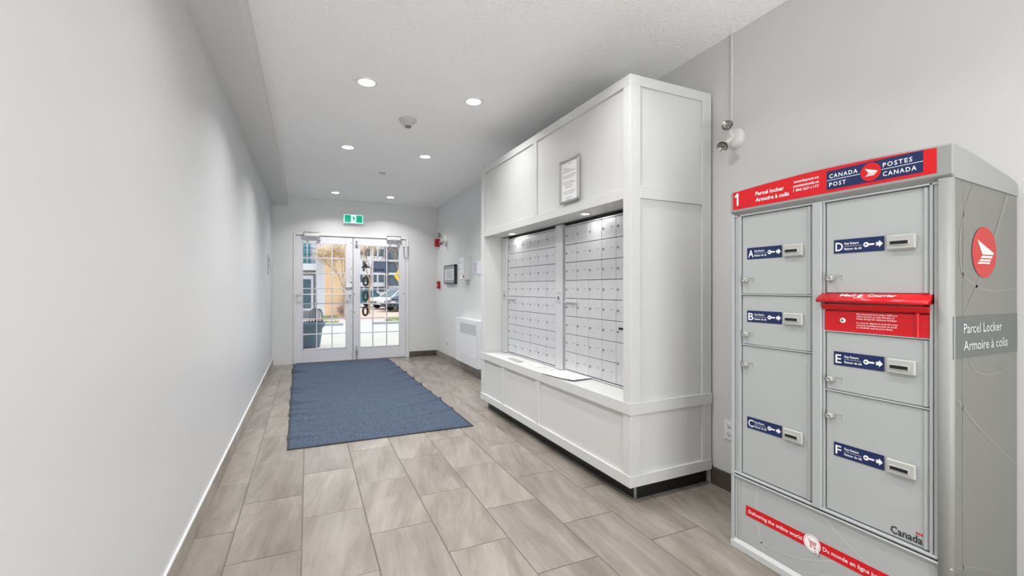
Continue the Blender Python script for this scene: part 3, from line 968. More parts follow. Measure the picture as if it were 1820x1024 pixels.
# Canada wordmark on door F
m = MB(); m.use(PRINTB); X1 = LX + .0006
m.text('Canada', (X1, .866, .366), NX_, UZ, h=.026, w=.088, bold=.012)
m.use(RED); fyy, fz = .794, .398
m.box(X1 - .0002, X1, fyy - .003, fyy + .001, fz - .004, fz + .004).box(X1 - .0002, X1, fyy - .016, fyy - .012, fz - .004, fz + .004)
m.flat([[(.0045, -.0010), (.0065, -.0035), (.0105, -.0010), (.0095, .0014), (.0075, .0036), (.0055, .0014)]], (X1 - .0002, fyy, fz), NX_, UZ)
m.build('wordmark', None, df)
# mail slot
ms = MB(); ms.use(REDG)
ms.box(LX - .004, LX + .02, .759, 1.078, 1.039, 1.114, .001)
ms.prism([(LX + .02, 1.118), (LX - .006, 1.118), (LX - .012, 1.122), (LX - .016, 1.136), (LX - .016, 1.140), (LX + .02, 1.140)], 'y', .757, 1.082)
ms_o = ms.build('mail_slot', None, lk)
ms_o['label'] = 'red mail slot unit'
m = MB(); pr = [(LX + .01, 1.181), (LX - .004, 1.180), (LX - .034, 1.163), (LX - .041, 1.156), (LX - .041, 1.150), (LX - .034, 1.146), (LX + .01, 1.150)]
m.sm = True
m.prism(pr, 'y', .750, 1.090); m.build('hood', REDG, ms_o)
lbx = MB().box(LX - .005, LX + .001, .775, 1.052, 1.1405, 1.149); lbx.build('letter_opening', mat('slot_grey', (120, 112, 110), .4), ms_o)
m = MB(); m.use(PRINTW)
sl = Vector((LX - .034, 0, 1.163)) - Vector((LX - .004, 0, 1.180)); up = (-sl).normalized()
nrm = Vector((-up.z, 0, up.x)) * .0009
def H(y, t): return tuple(Vector((LX - .034, y, 1.163)) + up * t + nrm)
m.text('Mail', H(1.015, .012), NX_, up, h=.016, w=.050, bold=.02)
m.text('Courrier', H(.925, .012), NX_, up, h=.016, w=.084, bold=.02)
m.flat([[(-.006, .026), (.006, .026), (.006, .017), (.012, .017), (0, .007), (-.012, .017), (-.006, .017)], [(-.016, .005), (.016, .005), (.016, .002), (-.016, .002)]], H(.949, 0), NX_, up)
X1 = LX - .0048
for k, t in enumerate(('Mail deposited here before 8:00 a.m.', 'will be picked up daily Monday to', 'Friday except for statutory holidays.')):
    m.text(t, (X1, .968, 1.103 - k * .0085), NX_, UZ, h=.0056, w=(.125, .116, .123)[k], bold=.012)
for k, t in enumerate(('Le courrier d\u00e9pos\u00e9 ici avant 8 h sera', 'ramass\u00e9 quotidiennement du lundi', 'au vendredi sauf les jours f\u00e9ri\u00e9s.')):
    m.text(t, (X1, .968, 1.072 - k * .0085), NX_, UZ, h=.0056, w=(.125, .122, .112)[k], bold=.012)
m.build('lettering', None, ms_o)
m = MB(); m.use(PRINTW).lathe((LX - .004, 1.014, 1.080), [(.003, -.003), (.009, -.003), (.0095, 0)], axis='x', seg=18)
m.use(BLACK).disc((LX - .0075, 1.014, 1.080), NX_, UZ, .0034, seg=12)
m.build('lock', None, ms_o)
m = MB(); m.cyl((LX - .003, .790, 1.040), (LX - .003, .790, 1.117), .006, seg=12); m.build('rolled_edge', REDG, ms_o)

# base panel and its banner
bp_ = MB(); bp_.use(LGREY).box(LX - .002, LX + .02, .738, 1.448, .040, .332)
bpo = bp_.build('base_panel', None, lk)
m = MB()
for crv in (bez((1.40, .10), (1.25, .04), (1.0, .20)), bez((1.36, .33), (1.38, .2), (1.33, .05)), bez((1.1, .33), (.98, .24), (.76, .13)), bez((1.2, .05), (1.0, .12), (.76, .27))):
    m.flat(arc(crv, .005, .008), (LX - .0026, 0, 0), (0, 1, 0), UZ)
m.build('swoosh_print', mat('base_swoosh', (184, 187, 187), .35), bpo)
for y0, y1 in ((1.463, 1.477), (1.449, 1.461), (.726, .737)):
    lb('frame_rail', LFRAME, y0, y1, .035, .330, LX - .004, LX + .02, .001)
m = MB(); m.prism([(LX + .02, 0), (LX - .014, 0), (LX - .014, .028), (LX - .004, .042), (LX + .02, .042)], 'y', .705, 1.493); m.build('plinth', mat('plinth_grey', (198, 200, 200), .4), lk)
m = MB(); X1 = LX - .0032
m.use(RED).box(X1, X1 + .001, .800, 1.421, .170, .216)
X1 -= .0005
m.use(PRINTW)
m.text('Delivering the online world', (X1, 1.407, .186), NX_, UZ, h=.016, w=.240, bold=.008)
m.text('Du monde en ligne jusqu\u2019\u00e0 vous', (X1, 1.086, .186), NX_, UZ, h=.016, w=.265, bold=.008)
cy_, cz_ = 1.127, .193
m.disc((X1 - .0002, cy_, cz_), NX_, UZ, .0335)
m.use(RED).disc((X1 - .0004, cy_, cz_), NX_, UZ, .0300, .0286)
# cart: handle, basket outline with bars, frame, wheels
Xc = X1 - .0005
def ln(a, b, w=.0012):
    dx, dz = b[0] - a[0], b[1] - a[1]; L = math.hypot(dx, dz); nx, nz = -dz / L * w / 2, dx / L * w / 2
    m.flat([[(a[0] + nx, a[1] + nz), (a[0] - nx, a[1] - nz), (b[0] - nx, b[1] - nz), (b[0] + nx, b[1] + nz)]], (Xc, cy_, cz_), NX_, UZ)
for a_, b_ in (((-.018, .014), (-.012, .012)), ((-.012, .012), (-.004, -.008)), ((-.010, .008), (.017, .008)), ((.017, .008), (.013, -.004)), ((.013, -.004), (-.006, -.004)), ((-.004, -.008), (-.008, -.012)), ((-.008, -.012), (.013, -.012))):
    ln(a_, b_, .0022)
for k in range(4): ln((-.005 + k * .005, .007), (-.003 + k * .0045, -.003))
for k in (.004, 0.0005): ln((-.008, k), (.015, k))
m.disc((Xc, cy_ + .005, cz_ - .016), NX_, UZ, .0022, seg=10).disc((Xc, cy_ - .011, cz_ - .016), NX_, UZ, .0022, seg=10)
# pointer
m.use(PRINTB); cur = [(0, 0), (0, -.024), (.006, -.019), (.010, -.029), (.0145, -.027), (.0105, -.0175), (.018, -.0175)]
m.flat([[(p[0] * 1.12 - .0008, p[1] * 1.1 + .001) for p in cur]], (Xc - .0003, cy_ - .013, cz_ - .008), NX_, UZ)
m.use(PRINTW).flat([[(p[0] * .92 + .0006, p[1] * .92 - .001) for p in cur]], (Xc - .0006, cy_ - .013, cz_ - .008), NX_, UZ)
m.build('banner', None, bpo)

# header cap: sloping top, arched front
cap = MB(); cap.sm = False
prof = [(1.797, 1.552), (1.797, 1.600), (1.797, 1.640), (1.803, 1.6455), (1.815, 1.6465), (1.860, 1.640), (1.935, 1.629), (2.067, 1.605), (2.18, 1.580), (2.225, 1.568), (2.242, 1.560), (2.250, 1.548), (2.250, 1.518), (1.81, 1.541)]
ys = [1.493, 1.488, 1.42, 1.30, 1.15, 1.05, .95, .85, .76, .715, .700, .6965]
vs = []
for k, y in enumerate(ys):
    t = (y - .70) / (1.493 - .70)
    lift = .016 * math.sin(PI * max(0, min(1, t)))
    shrink = .004 if k in (0, len(ys) - 1) else 0
    for (x, z) in prof:
        zz = z + (lift if z > 1.56 and x < 2.19 else 0)
        if shrink:
            x = x + shrink if x < 2 else x - shrink; zz = zz - shrink if z > 1.58 else zz
        vs.append((x, y, zz))
n = len(prof)
fs = [(k * n + i, k * n + (i + 1) % n, (k + 1) * n + (i + 1) % n, (k + 1) * n + i) for k in range(len(ys) - 1) for i in range(n)]
cap.sm = True
cap.add(vs, fs)
cap.sm = False
cap.add(vs, [tuple(range(n)), tuple(range(len(vs) - 1, len(vs) - n - 1, -1))])
capo = cap.build('header_cap', LCAP, lk)
es = capo.modifiers.new('split', 'EDGE_SPLIT'); es.split_angle = math.radians(35)
# red sign: follows the arch
def zt_(y): return 1.6405 + .016 * math.sin(PI * max(0, min(1, (y - .70) / .793)))
m = MB(); X1 = 1.7962
N_ = 20; ya, yb = 1.478, .735
top = [(ya + (yb - ya) * i / N_, zt_(ya + (yb - ya) * i / N_)) for i in range(N_ + 1)]
for i in range(N_):
    (a0, a1), (b0, b1) = top[i], top[i + 1]
    m.use(RED).add([(X1, a0, 1.561), (X1, b0, 1.561), (X1, b0, b1 - .002), (X1, a0, a1 - .002)], [(0, 1, 2, 3)])
hs = m.build('header_sign', None, lk)
m = MB(); X2 = X1 - .0005
m.use(NAVY).box(X2, X2 + .0004, .769, 1.064, 1.572, 1.642)
m.use(RED).disc((X2 - .0004, .917, 1.607), NX_, UZ, .0315)
m.use(PRINTW)
X3 = X2 - .0004
m.box(X3, X3 + .0003, .950, 1.064, 1.6062, 1.6078).box(X3, X3 + .0003, .769, .884, 1.6062, 1.6078)
m.text('CANADA', (X3, 1.054, 1.614), NX_, UZ, h=.0155, w=.096, bold=.01, spacing=1.25)
m.text('POST', (X3, 1.054, 1.583), NX_, UZ, h=.0155, w=.058, bold=.01, spacing=1.25)
m.text('POSTES', (X3, .880, 1.614), NX_, UZ, h=.0155, w=.083, bold=.01, spacing=1.25)
m.text('CANADA', (X3, .880, 1.583), NX_, UZ, h=.0155, w=.094, bold=.01, spacing=1.25)
WING = [[(-.62, .50), (.80, -.02), (.72, -.09), (-.20, -.09)],
        [(-.24, -.14), (.68, -.14), (.60, -.235), (-.34, -.235)],
        [(-.36, -.285), (.56, -.285), (.49, -.36), (-.48, -.36)],
        [(-.52, -.40), (.46, -.40), (.40, -.47), (-.62, -.47)]]
m.flat([[(p[0] * .0285, p[1] * .0285) for p in poly_] for poly_ in WING], (X3 - .0006, .917, 1.607), NX_, UZ)
m.flat([[(.011, 0), (.020, 0), (.020, .056), (.012, .056), (.0, .045), (.003, .037), (.011, .043)]], (X3, 1.468, 1.577), NX_, UZ)
m.text('Parcel locker', (X3, 1.362, 1.607), NX_, UZ, h=.0165, w=.130, bold=.022)
m.text('Armoire \u00e0 colis', (X3, 1.362, 1.580), NX_, UZ, h=.0165, w=.152, bold=.022)
for k, t in enumerate(('canadapost.ca', 'postescanada.ca', '1 800 267-1177')):
    m.text(t, (X3, 1.192, 1.625 - k * .0175), NX_, UZ, h=.0105, w=.100, bold=.014)
m.build('lettering', None, hs)
# side logo and band
sg = MB(); sy = LY1 - .0014
sg.use(LBAND).box(1.806, LXB - .006, sy, sy + .001, .980, 1.112)
sg.use(SOFTRED).disc((2.005, sy - .0004, 1.316), (1, 0, 0), UZ, .083, seg=40)
sg.use(mat('side_print', (206, 208, 205), .5))
sg.flat([[(p[0] * .080, p[1] * .080) for p in poly_] for poly_ in WING], (2.005, sy - .0010, 1.316), (1, 0, 0), UZ)
sg.text('Parcel Locker', (1.868, sy - .0008, 1.058), (1, 0, 0), UZ, h=.032, w=.258)
sg.text('Armoire \u00e0 colis', (1.868, sy - .0008, 1.004), (1, 0, 0), UZ, h=.032, w=.300)
sg.build('side_decal', None, lk)

# ------------------------------------------------------------------ ceiling fixtures
K_ = 0
def downlight(x, y, label, group='round recessed ceiling downlights', power=DOWNLIGHT_W):
    z = zc(y)
    r = thing('ceiling_downlight', label, 'ceiling light', (x, y, z), 0, group)
    m = MB(); m.lathe((0, 0, 0), [(.076, .002), (.076, -.006), (.070, -.008), (.058, -.006), (.054, .0)], seg=32); m.build('trim_ring', PLASTIC, r, local=True)
    m = MB(); m.lathe((0, 0, 0), [(.054, 0), (.044, -.004), (.030, -.006), (.0, -.007)], seg=32); m.build('lens', LAMPGLOW, r, local=True)
    light('downlight_lamp', 'AREA', (x, y, z - .022), (0, 0, 0), power, (1.0, .99, .975), .11, None, 'DISK', math.radians(130))
downlight(.385, 3.37, 'round recessed ceiling light, largest and nearest on the left')
downlight(1.196, 3.37, 'round recessed ceiling light, nearest of the row beside the cabinet', power=4.5)
downlight(.377, 4.957, 'round recessed ceiling light, middle of the left row')
downlight(1.190, 4.957, 'round recessed ceiling light, middle of the right row', power=RIGHT_ROW_W)
downlight(.380, 7.28, 'round recessed ceiling light just before the doors, left row', power=DOOR_ROW_W)
downlight(1.195, 7.30, 'round recessed ceiling light just before the doors, right row', power=DOOR_ROW_W)

for yy in (1.78, .19, -1.40):
    downlight(.385, yy, 'round recessed ceiling light over the near end of the lobby', 'recessed ceiling lights over the near end', NEAR_W)
    downlight(1.196, yy, 'round recessed ceiling light over the near end of the lobby', 'recessed ceiling lights over the near end', NEAR_W)

sd = thing('smoke_detector', 'grey-white dome smoke detector on the ceiling', 'smoke detector', (.798, 3.96, zc(3.96)))
MB().lathe((0, 0, 0), [(.074, 0), (.073, -.012), (.062, -.022), (.050, -.030), (.036, -.048), (.026, -.056)], seg=28).build('housing', mat('detector_grey', (196, 194, 192), .5), sd, local=True)
MB().lathe((0, 0, 0), [(.026, -.050), (.027, -.064), (.020, -.070), (0, -.071)], seg=20).build('sensor', mat('detector_tip', (120, 118, 116), .5), sd, local=True)
sp = thing('sprinkler_cover', 'small flat white sprinkler cover plate on the ceiling', 'sprinkler', (.861, 5.855, zc(5.855)))
MB().lathe((0, 0, 0), [(.042, 0), (.042, -.006), (0, -.0065)], seg=24).build('cover_plate', mat('cover_grey', (205, 204, 203), .5), sp, local=True)

# ------------------------------------------------------------------ wall devices
# emergency twin head light near the locker
def emergency_light(root, wx, yc, z, sc_, heads, plate_r):
    m = MB(); m.lathe((wx, yc, z), [(plate_r, 0), (plate_r * .98, -.02 * sc_), (plate_r * .7, -.034 * sc_), (0, -.040 * sc_)], axis='x', seg=30)
    m.build('mounting_plate', PLASTIC, root)
    for hp, hd, hr in heads:
        hp = Vector(hp); d = Vector(hd).normalized()
        m = MB(); m.tube([(wx - .03 * sc_, yc, z), tuple(hp - d * hr * .9)], .011 * sc_, 10)
        m.build('arm', PLASTIC, root)
        m = MB()
        prof = [(.25, -1.25), (.55, -1.1), (.85, -.6), (1.0, -.05), (1.0, 0), (.92, .02), (.90, -.04)]
        a = d.orthogonal().normalized(); b = d.cross(a)
        seg = 22
        vs = []
        for r_, h_ in prof:
            for i in range(seg):
                t = 2 * PI * i / seg
                vs.append(tuple(hp + d * h_ * hr + a * math.cos(t) * r_ * hr + b * math.sin(t) * r_ * hr))
        fs = [(k * seg + i, k * seg + (i + 1) % seg, (k + 1) * seg + (i + 1) % seg, (k + 1) * seg + i) for k in range(len(prof) - 1) for i in range(seg)]
        m.sm = True
        m.add(vs, fs); m.build('lamp_head', mat('head_grey', (190, 190, 186), .4), root)
        m = MB(); m.sm = True
        prof2 = [(.90, -.03), (.70, -.22), (.42, -.42), (.22, -.46), (.20, -.30), (.0, -.22)]
        vs = []
        for r_, h_ in prof2:
            for i in range(seg):
                t = 2 * PI * i / seg
                vs.append(tuple(hp + d * h_ * hr + a * math.cos(t) * r_ * hr + b * math.sin(t) * r_ * hr))
        m.add(vs, [(k * seg + i, k * seg + (i + 1) % seg, (k + 1) * seg + (i + 1) % seg, (k + 1) * seg + i) for k in range(len(prof2) - 1) for i in range(seg)])
        m.build('reflector', mat('reflector', (150, 148, 142), .22, .9), root)
el = thing('emergency_light', 'white twin-head emergency light above the parcel locker', 'emergency light', (XR, 1.841, 2.068))
emergency_light(el, XR, 1.846, 2.070, 1.0, [((2.165, 1.820, 2.124), (-.85, -.45, .22), .034), ((2.165, 1.853, 2.010), (-.75, -.35, -.62), .034)], .056)
cd = MB(); cd.box(XR - .010, XR, 1.866, 1.878, 2.10, zc(2), .003)
tag(cd.build('cable_raceway', WALL), 'thin white cable raceway running up to the ceiling', 'raceway')

def outlet(root, wx, yc, z, w=.072, h=.116):
    m = MB(); m.box(wx - .006, wx, yc - w / 2, yc + w / 2, z - h / 2, z + h / 2, .003); m.build('cover_plate', PLASTIC, root)
    for dz in (.026, -.020):
        m = MB(); m.lathe((wx - .005, yc, z + dz), [(0, -.0035), (.0155, -.0035), (.0165, -.001)], axis='x', seg=18)
        rc = m.build('receptacle', PLASTIC, root)
        m = MB()
        m.box(wx - .0095, wx - .0084, yc + .0045, yc + .0070, z + dz + .001, z + dz + .010)
        m.box(wx - .0095, wx - .0084, yc - .0070, yc - .0045, z + dz + .001, z + dz + .010)
        m.disc((wx - .0095, yc, z + dz - .007), NX_, UZ, .0028, seg=8)
        m.build('slots', BLACK, rc)
ou = thing('wall_outlet', 'white double wall outlet beside the parcel locker', 'outlet', (XR, 1.886, .30))
outlet(ou, XR, 1.888, .360)
ou2 = thing('wall_outlet', 'white wall outlet low between the door corner and heater', 'outlet', (XF, 7.2, .25))
outlet(ou2, XF, 7.215, .305)

# far right wall devices
el2 = thing('emergency_light', 'white emergency light high by the door corner', 'emergency light', (XF, 7.28, 1.99))
emergency_light(el2, XF, 7.28, 1.985, 1.3, [((1.985, 7.30, 2.075), (-.8, -.55, .1), .045), ((1.985, 7.20, 1.93), (-.6, -.2, -.7), .040)], .085)
hs_ = thing('fire_alarm_horn', 'red two-lobed fire alarm horn in the door corner', 'fire alarm', (XF, 7.72, 1.92))
m = MB(); m.box(XF - .03, XF, 7.66, 7.78, 1.925, 2.06, .006); m.build('back_box', SOFTRED, hs_)
DRED = mat('alarm_red', (176, 22, 34), .4)
m = MB(); m.lathe((XF - .03, 7.72, 2.025), [(.040, 0), (.045, -.03), (.030, -.05), (0, -.052)], axis='x', seg=20); m.build('horn', DRED, hs_)
m = MB(); m.lathe((XF - .03, 7.72, 1.958), [(.030, 0), (.045, -.03), (.030, -.05), (0, -.052)], axis='x', seg=20); m.build('horn', DRED, hs_)
ps = thing('fire_pull_station', 'small red fire alarm pull station right of the doors', 'pull station', (XF, 7.68, 1.19))
m = MB(); m.box(XF - .045, XF, 7.64, 7.73, 1.192, 1.318, .005); m.build('body', DRED, ps)
m = MB(); m.box(XF - .060, XF - .045, 7.655, 7.715, 1.235, 1.262, .003); m.build('pull_bar', PLASTIC, ps)

fd = thing('directory_display', 'framed grey directory display on the wall right of the doors', 'display', (XF, 6.98, 1.265))
m = MB(); x0 = XF - .045
for (a, b, c_, d_) in ((6.68, 7.26, 1.265, 1.285), (6.68, 7.26, 1.545, 1.565), (6.68, 6.70, 1.265, 1.565), (7.24, 7.26, 1.265, 1.565)):
    m.box(x0, XF, a, b, c_, d_, .003)
m.build('bezel', mat('display_bezel', (54, 55, 60), .35), fd)
m = MB(); m.box(x0 + .004, XF, 6.70, 7.24, 1.285, 1.545); m.build('face', mat('display_face', (208, 208, 212), .3), fd)
m = MB(); m.box(x0 + .003, x0 + .005, 6.705, 7.235, 1.500, 1.540).box(x0 + .003, x0 + .005, 6.705, 7.235, 1.290, 1.325); m.build('title_bar', mat('display_bar', (150, 151, 156), .4), fd)
m = MB(); m.box(x0 + .003, x0 + .005, 6.83, 7.11, 1.35, 1.475); m.build('listing', mat('display_list', (186, 187, 192), .4), fd)

ab = thing('alarm_panel', 'white steel alarm panel with a small red indicator', 'alarm panel', (XF, 6.15, 1.317))
m = MB(); m.box(XF - .10, XF, 6.045, 6.262, 1.316, 1.640, .003); m.build('case', mat('panel_case', (214, 215, 216), .4), ab)
m = MB(); m.box(XF - .104, XF - .099, 6.055, 6.252, 1.328, 1.632, .002); pd = m.build('door', mat('panel_door', (236, 236, 238), .35), ab)
m = MB(); m.cyl((XF - .110, 6.225, 1.475), (XF - .104, 6.225, 1.475), .009, seg=12); m.build('lock', STEEL, pd)
m = MB()
for z, w in ((1.575, .09), (1.560, .12), (1.40, .15)):
    m.box(XF - .1046, XF - .1038, 6.235 - w, 6.235, z, z + .005)
m.build('lettering', PRINTG, pd)
m = MB(); m.box(XF - .108, XF - .099, 6.045, 6.075, 1.348, 1.382, .002); m.build('indicator', DRED, ab)

pp = thing('posted_papers', 'faint pale papers in a clear holder next to the mail cabinet', 'papers', (XF, 5.75, 1.38))
m = MB(); m.box(XF - .006, XF, 5.76, 5.925, 1.395, 1.560); m.build('sheet', mat('pale_sheet_blue', (218, 222, 230), .4), pp)
m = MB(); m.box(XF - .010, XF, 5.60, 5.755, 1.385, 1.565); m.build('sheet', mat('pale_sheet', (240, 242, 246), .3), pp)
m = MB()
for k in range(5): m.box(XF - .0070, XF - .0060, 5.78, 5.90, 1.53 - k * .022, 1.535 - k * .022)
m.build('lettering', PRINTG, pp)

hc = thing('convector_heater', 'white wall convector heater with upper and lower grilles', 'heater', (XF, 5.92, .152))
HW = mat('heater_white', (232, 233, 236), .35)
hx, h0, h1, hz0, hz1 = 1.985, 5.44, 6.39, .150, .775
m = MB(); m.box(hx, XF - .001, h0, h1, hz0, hz1, .006); m.build('cabinet', HW, hc)
def grille(z0, z1, n, slat_m, back_m):
    a, b = h0 + .07, h1 - .22
    m = MB(); m.box(hx - .0012, hx, a, b, z0, z1); gb = m.build('grille', back_m, hc)
    for k in range(n):
        y = a + (b - a) * (k + .5) / n
        m = MB(); m.box(hx - .005, hx - .001, y - .005, y + .005, z0, z1); m.build('slat', slat_m, gb)
grille(.575, .715, 24, HW, mat('grille_dark', (120, 122, 126), .5))
grille(.185, .290, 24, HW, mat('grille_pale', (196, 198, 203), .5))
MB().box(hx - .004, hx + .001, h0 + .012, h0 + .016, hz0, hz1).build('edge_seam', mat('seam_grey', (180, 182, 186), .5), hc)

# left wall devices
ic = thing('wall_intercom', 'slim white intercom plate on the left wall before the doors', 'intercom', (XL, 7.0, 1.38))
m = MB(); m.box(XL, XL + .018, 6.98, 7.08, 1.385, 1.655, .004); m.build('plate', mat('plate_grey', (208, 209, 212), .4), ic)
m = MB(); m.box(XL + .018, XL + .021, 7.0, 7.06, 1.56, 1.62); m.build('speaker', PRINTG, ic)
ls = thing('light_switch', 'small white light switch on the left wall nearest the doors', 'switch', (XL, 7.45, 1.43))
m = MB(); m.box(XL, XL + .008, 7.38, 7.47, 1.432, 1.572, .003); m.build('cover_plate', mat('plate_grey', (208, 209, 212), .4), ls)
m = MB(); m.box(XL + .008, XL + .016, 7.412, 7.438, 1.475, 1.530, .003); m.build('rocker', PLASTIC, ls)

# ------------------------------------------------------------------ outside
CONC = mat('pale_concrete', (176, 172, 167), .9, var=(2.0, .04))
def gz(y):
    if y < 11: return -.02
    if y < 28: return -.02 - (y - 11) * .0283
    return -.50
def ground(name, pts_y, x0, x1, dz, m_, label, cat, th=.3):
    m = MB()
    n = len(pts_y)
    vs = []
    for y in pts_y:
        vs += [(x0, y, gz(y) + dz), (x1, y, gz(y) + dz)]
    b = len(vs)
    for y in pts_y:
        vs += [(x0, y, gz(y) + dz - th), (x1, y, gz(y) + dz - th)]
    fs = [(2 * i, 2 * i + 1, 2 * i + 3, 2 * i + 2) for i in range(n - 1)] + [(b + 2 * i, b + 2 * i + 2, b + 2 * i + 3, b + 2 * i + 1) for i in range(n - 1)]
    fs += [(0, b, b + 1, 1), (2 * n - 2, 2 * n - 1, b + 2 * n - 1, b + 2 * n - 2)]
    fs += [(2 * i, 2 * i + 2, b + 2 * i + 2, b + 2 * i) for i in range(n - 1)] + [(2 * i + 1, b + 2 * i + 1, b + 2 * i + 3, 2 * i + 3) for i in range(n - 1)]
    m.add(vs, fs)
    o = m.build(name, m_)
    o['kind'] = 'structure'; o['label'] = label; o['category'] = cat
    return o
ground('landing', [YE + .16, 11, 13.2], -8, 12, 0, CONC, 'pale concrete landing outside the doors', 'pavement')
ground('street', [13.2, 18.6, 22.3], -30, 40, -.015, mat('light_asphalt', (176, 177, 179), .95, var=(3, .03)), 'pale sunlit street', 'street')
ground('street_far', [22.3, 28, 130], -60, 90, -.02, mat('pinkish_paving', (184, 168, 157), .95, var=(1, .04)), 'pinkish paved car park', 'car park')
# kerbs and grass verge
kb = mat('kerb_grey', (158, 158, 158), .9)
m = MB(); zz = gz(18.7); m.prism([(18.55, zz - .1), (18.55, zz + .06), (18.62, zz + .09), (18.80, zz + .09), (18.80, zz - .1)], 'x', 2.35, 12)
o = m.build('kerb', kb); o['kind'] = 'structure'; o['label'] = 'grey kerb across the street, right side'; o['category'] = 'kerb'
m = MB(); m.prism([(18.55, zz - .1), (18.55, zz + .06), (18.62, zz + .09), (18.80, zz + .09), (18.80, zz - .1)], 'x', -8, 1.25)
o = m.build('kerb', kb); o['kind'] = 'structure'; o['label'] = 'grey kerb across the street, left side'; o['category'] = 'kerb'
GRS = mat('grass', (146, 156, 104), .95, var=(6, .2))
def verge(x0, x1, y0, y1, label):
    m = MB(); rnd = random.Random(3)
    z = gz((y0 + y1) / 2)
    m.prism([(y0, gz(y0) - .1), (y0, gz(y0) + .05), ((y0 + y1) / 2, z + .09), (y1, gz(y1) + .05), (y1, gz(y1) - .1)], 'x', x0, x1)
    for k in range(1600):
        x = rnd.uniform(x0, x1); y = rnd.uniform(y0, y1); h = rnd.uniform(.06, .16); a = rnd.uniform(0, PI)
        zb = gz(y) + .04
        dx, dy = math.cos(a) * .02, math.sin(a) * .02
        m.add([(x - dx, y - dy, zb), (x + dx, y + dy, zb), (x + rnd.uniform(-.05, .05), y, zb + h)], [(0, 1, 2)])
    o = m.build('grass', GRS); o['kind'] = 'stuff'; o['label'] = label; o['category'] = 'grass'
verge(3.35, 9, 19.1, 22.0, 'short grass verge across the street on the right')
verge(-6, 1.15, 18.85, 19.9, 'thin grass strip behind the left kerb')
verge(.75, 1.45, 25.6, 26.2, 'bright green tuft of grass at the white column')

# planter
pl = thing('planter_pot', 'large dark blue-grey planter pot outside the left door', 'planter', (.04, 10.15, gz(10)))
PCM = mat('pot_glaze', (74, 92, 108), .4, var=(3, .06))
def pot(cx, cy, z0):
    m = MB(); m.lathe((cx, cy, z0), [(0, .0), (.205, .0), (.215, .03), (.245, .25), (.262, .40), (.275, .42), (.300, .43), (.305, .49), (.300, .515), (.270, .515), (.262, .46), (0, .45)], seg=40)
    m.build('pot', PCM, pl)
    m = MB(); m.lathe((cx, cy, z0), [(.266, .40), (.310, .432), (.315, .50), (.302, .522)], seg=40); m.build('rim', PCM, pl)
    m = MB(); m.lathe((cx, cy, z0), [(0, .47), (.262, .465)], seg=24); m.build('soil', mat('soil', (60, 50, 42), .95), pl)
pot(.02, 10.15, gz(10))
pt = thing('dead_plant', 'dark arching stems of a dead plant standing in the pot', 'plant', (.10, 10.1, .45))
STM = mat('dark_stem', (38, 42, 48), .7)
m = MB(); m.cyl((.145, 10.1, .44), (.15, 10.1, .79), .022, .014, seg=10); m.build('trunk', STM, pt)
for k, (ex_, ez) in enumerate(((-.16, .50), (-.09, .47), (.07, .48), (.12, .48), (.17, .48), (.205, .50))):
    pts = bez((.15, .74), (.15 + ex_ * .75, .86 - abs(ex_) * .1), (.15 + ex_ * 0.75 if ex_ < 0 else .15 + ex_ * .62, ez), 9)
    m = MB(); m.tube([(p[0], 10.1 + (k % 2) * .03, p[1]) for p in pts], .0085, 6); m.build('stem', STM, pt)

# left building
LBW = mat('white_cladding', (222, 224, 232), .8)
LBG = mat('dark_window_glass', (66, 96, 110), .15)
LBGR = mat('window_surround_grey', (136, 136, 134), .7)
YB1 = 27.0
bl = thing('apartment_building', 'white two-storey building with glazed balcony seen through the left door', 'building', (-2.6, YB1 + 4, -.5))
m = MB(); m.box(-7, .84, YB1 + .05, YB1 + 8, -.6, 7.0); m.build('wall', LBW, bl)
m = MB(); m.box(.40, .84, YB1 - .35, YB1 + .1, -.45, 7.0); m.build('column', LBW, bl)
for k in range(4): MB().box(.45 + k * .1, .46 + k * .1, YB1 - .362, YB1 - .35, -.3, 7.0).build('board_joint', mat('joint_shade', (196, 198, 208), .8), bl)
m = MB(); m.box(-7, .40, YB1 - .5, YB1 + .05, 2.16, 2.50, .01); m.build('balcony_slab', LBW, bl)
m = MB(); m.box(-7, .38, YB1 - .1, YB1 + .06, 2.06, 2.16); m.build('lintel', LBGR, bl)
m = MB(); m.box(-.9, .17, YB1 - .02, YB1 + .06, 2.50, 4.4); w_ = m.build('window', mat('window_frame_white', (226, 228, 232), .6), bl)
for a, b in ((-.85, -.36), (-.30, -.06), (0.0, .15)):
    MB().box(a, b, YB1 - .03, YB1 - .02, 2.55, 4.3).build('pane', mat('teal_glass', (92, 150, 162), .2), w_)
m = MB()
for k in range(24): m.box(-2 + k * .1, -1.988 + k * .1, YB1 - .48, YB1 - .465, 2.5, 3.35)
for z in (2.62, 3.34, 2.98): m.box(-2, .38, YB1 - .485, YB1 - .46, z, z + .03)
m.build('railing', mat('rail_dark', (58, 66, 74), .5), bl)
m = MB(); m.box(-1.3, .36, YB1 - .05, YB1 + .06, -.30, 2.0); dr = m.build('window', LBGR, bl)
m = MB(); m.box(-1.2, .27, YB1 - .08, YB1 - .05, -.02, 1.88); m.build('sash', LBW, dr)
for a, b, c_, d_ in ((-1.1, -.32, .08, 1.68), (-.25, .165, .08, 1.68)):
    MB().box(a, b, YB1 - .09, YB1 - .08, c_, d_).build('pane', LBG, dr)
m = MB(); m.box(-7, .36, YB1 - .35, YB1 + .05, -.42, -.16); m.build('step', mat('step_blue_grey', (96, 110, 124), .7), bl)

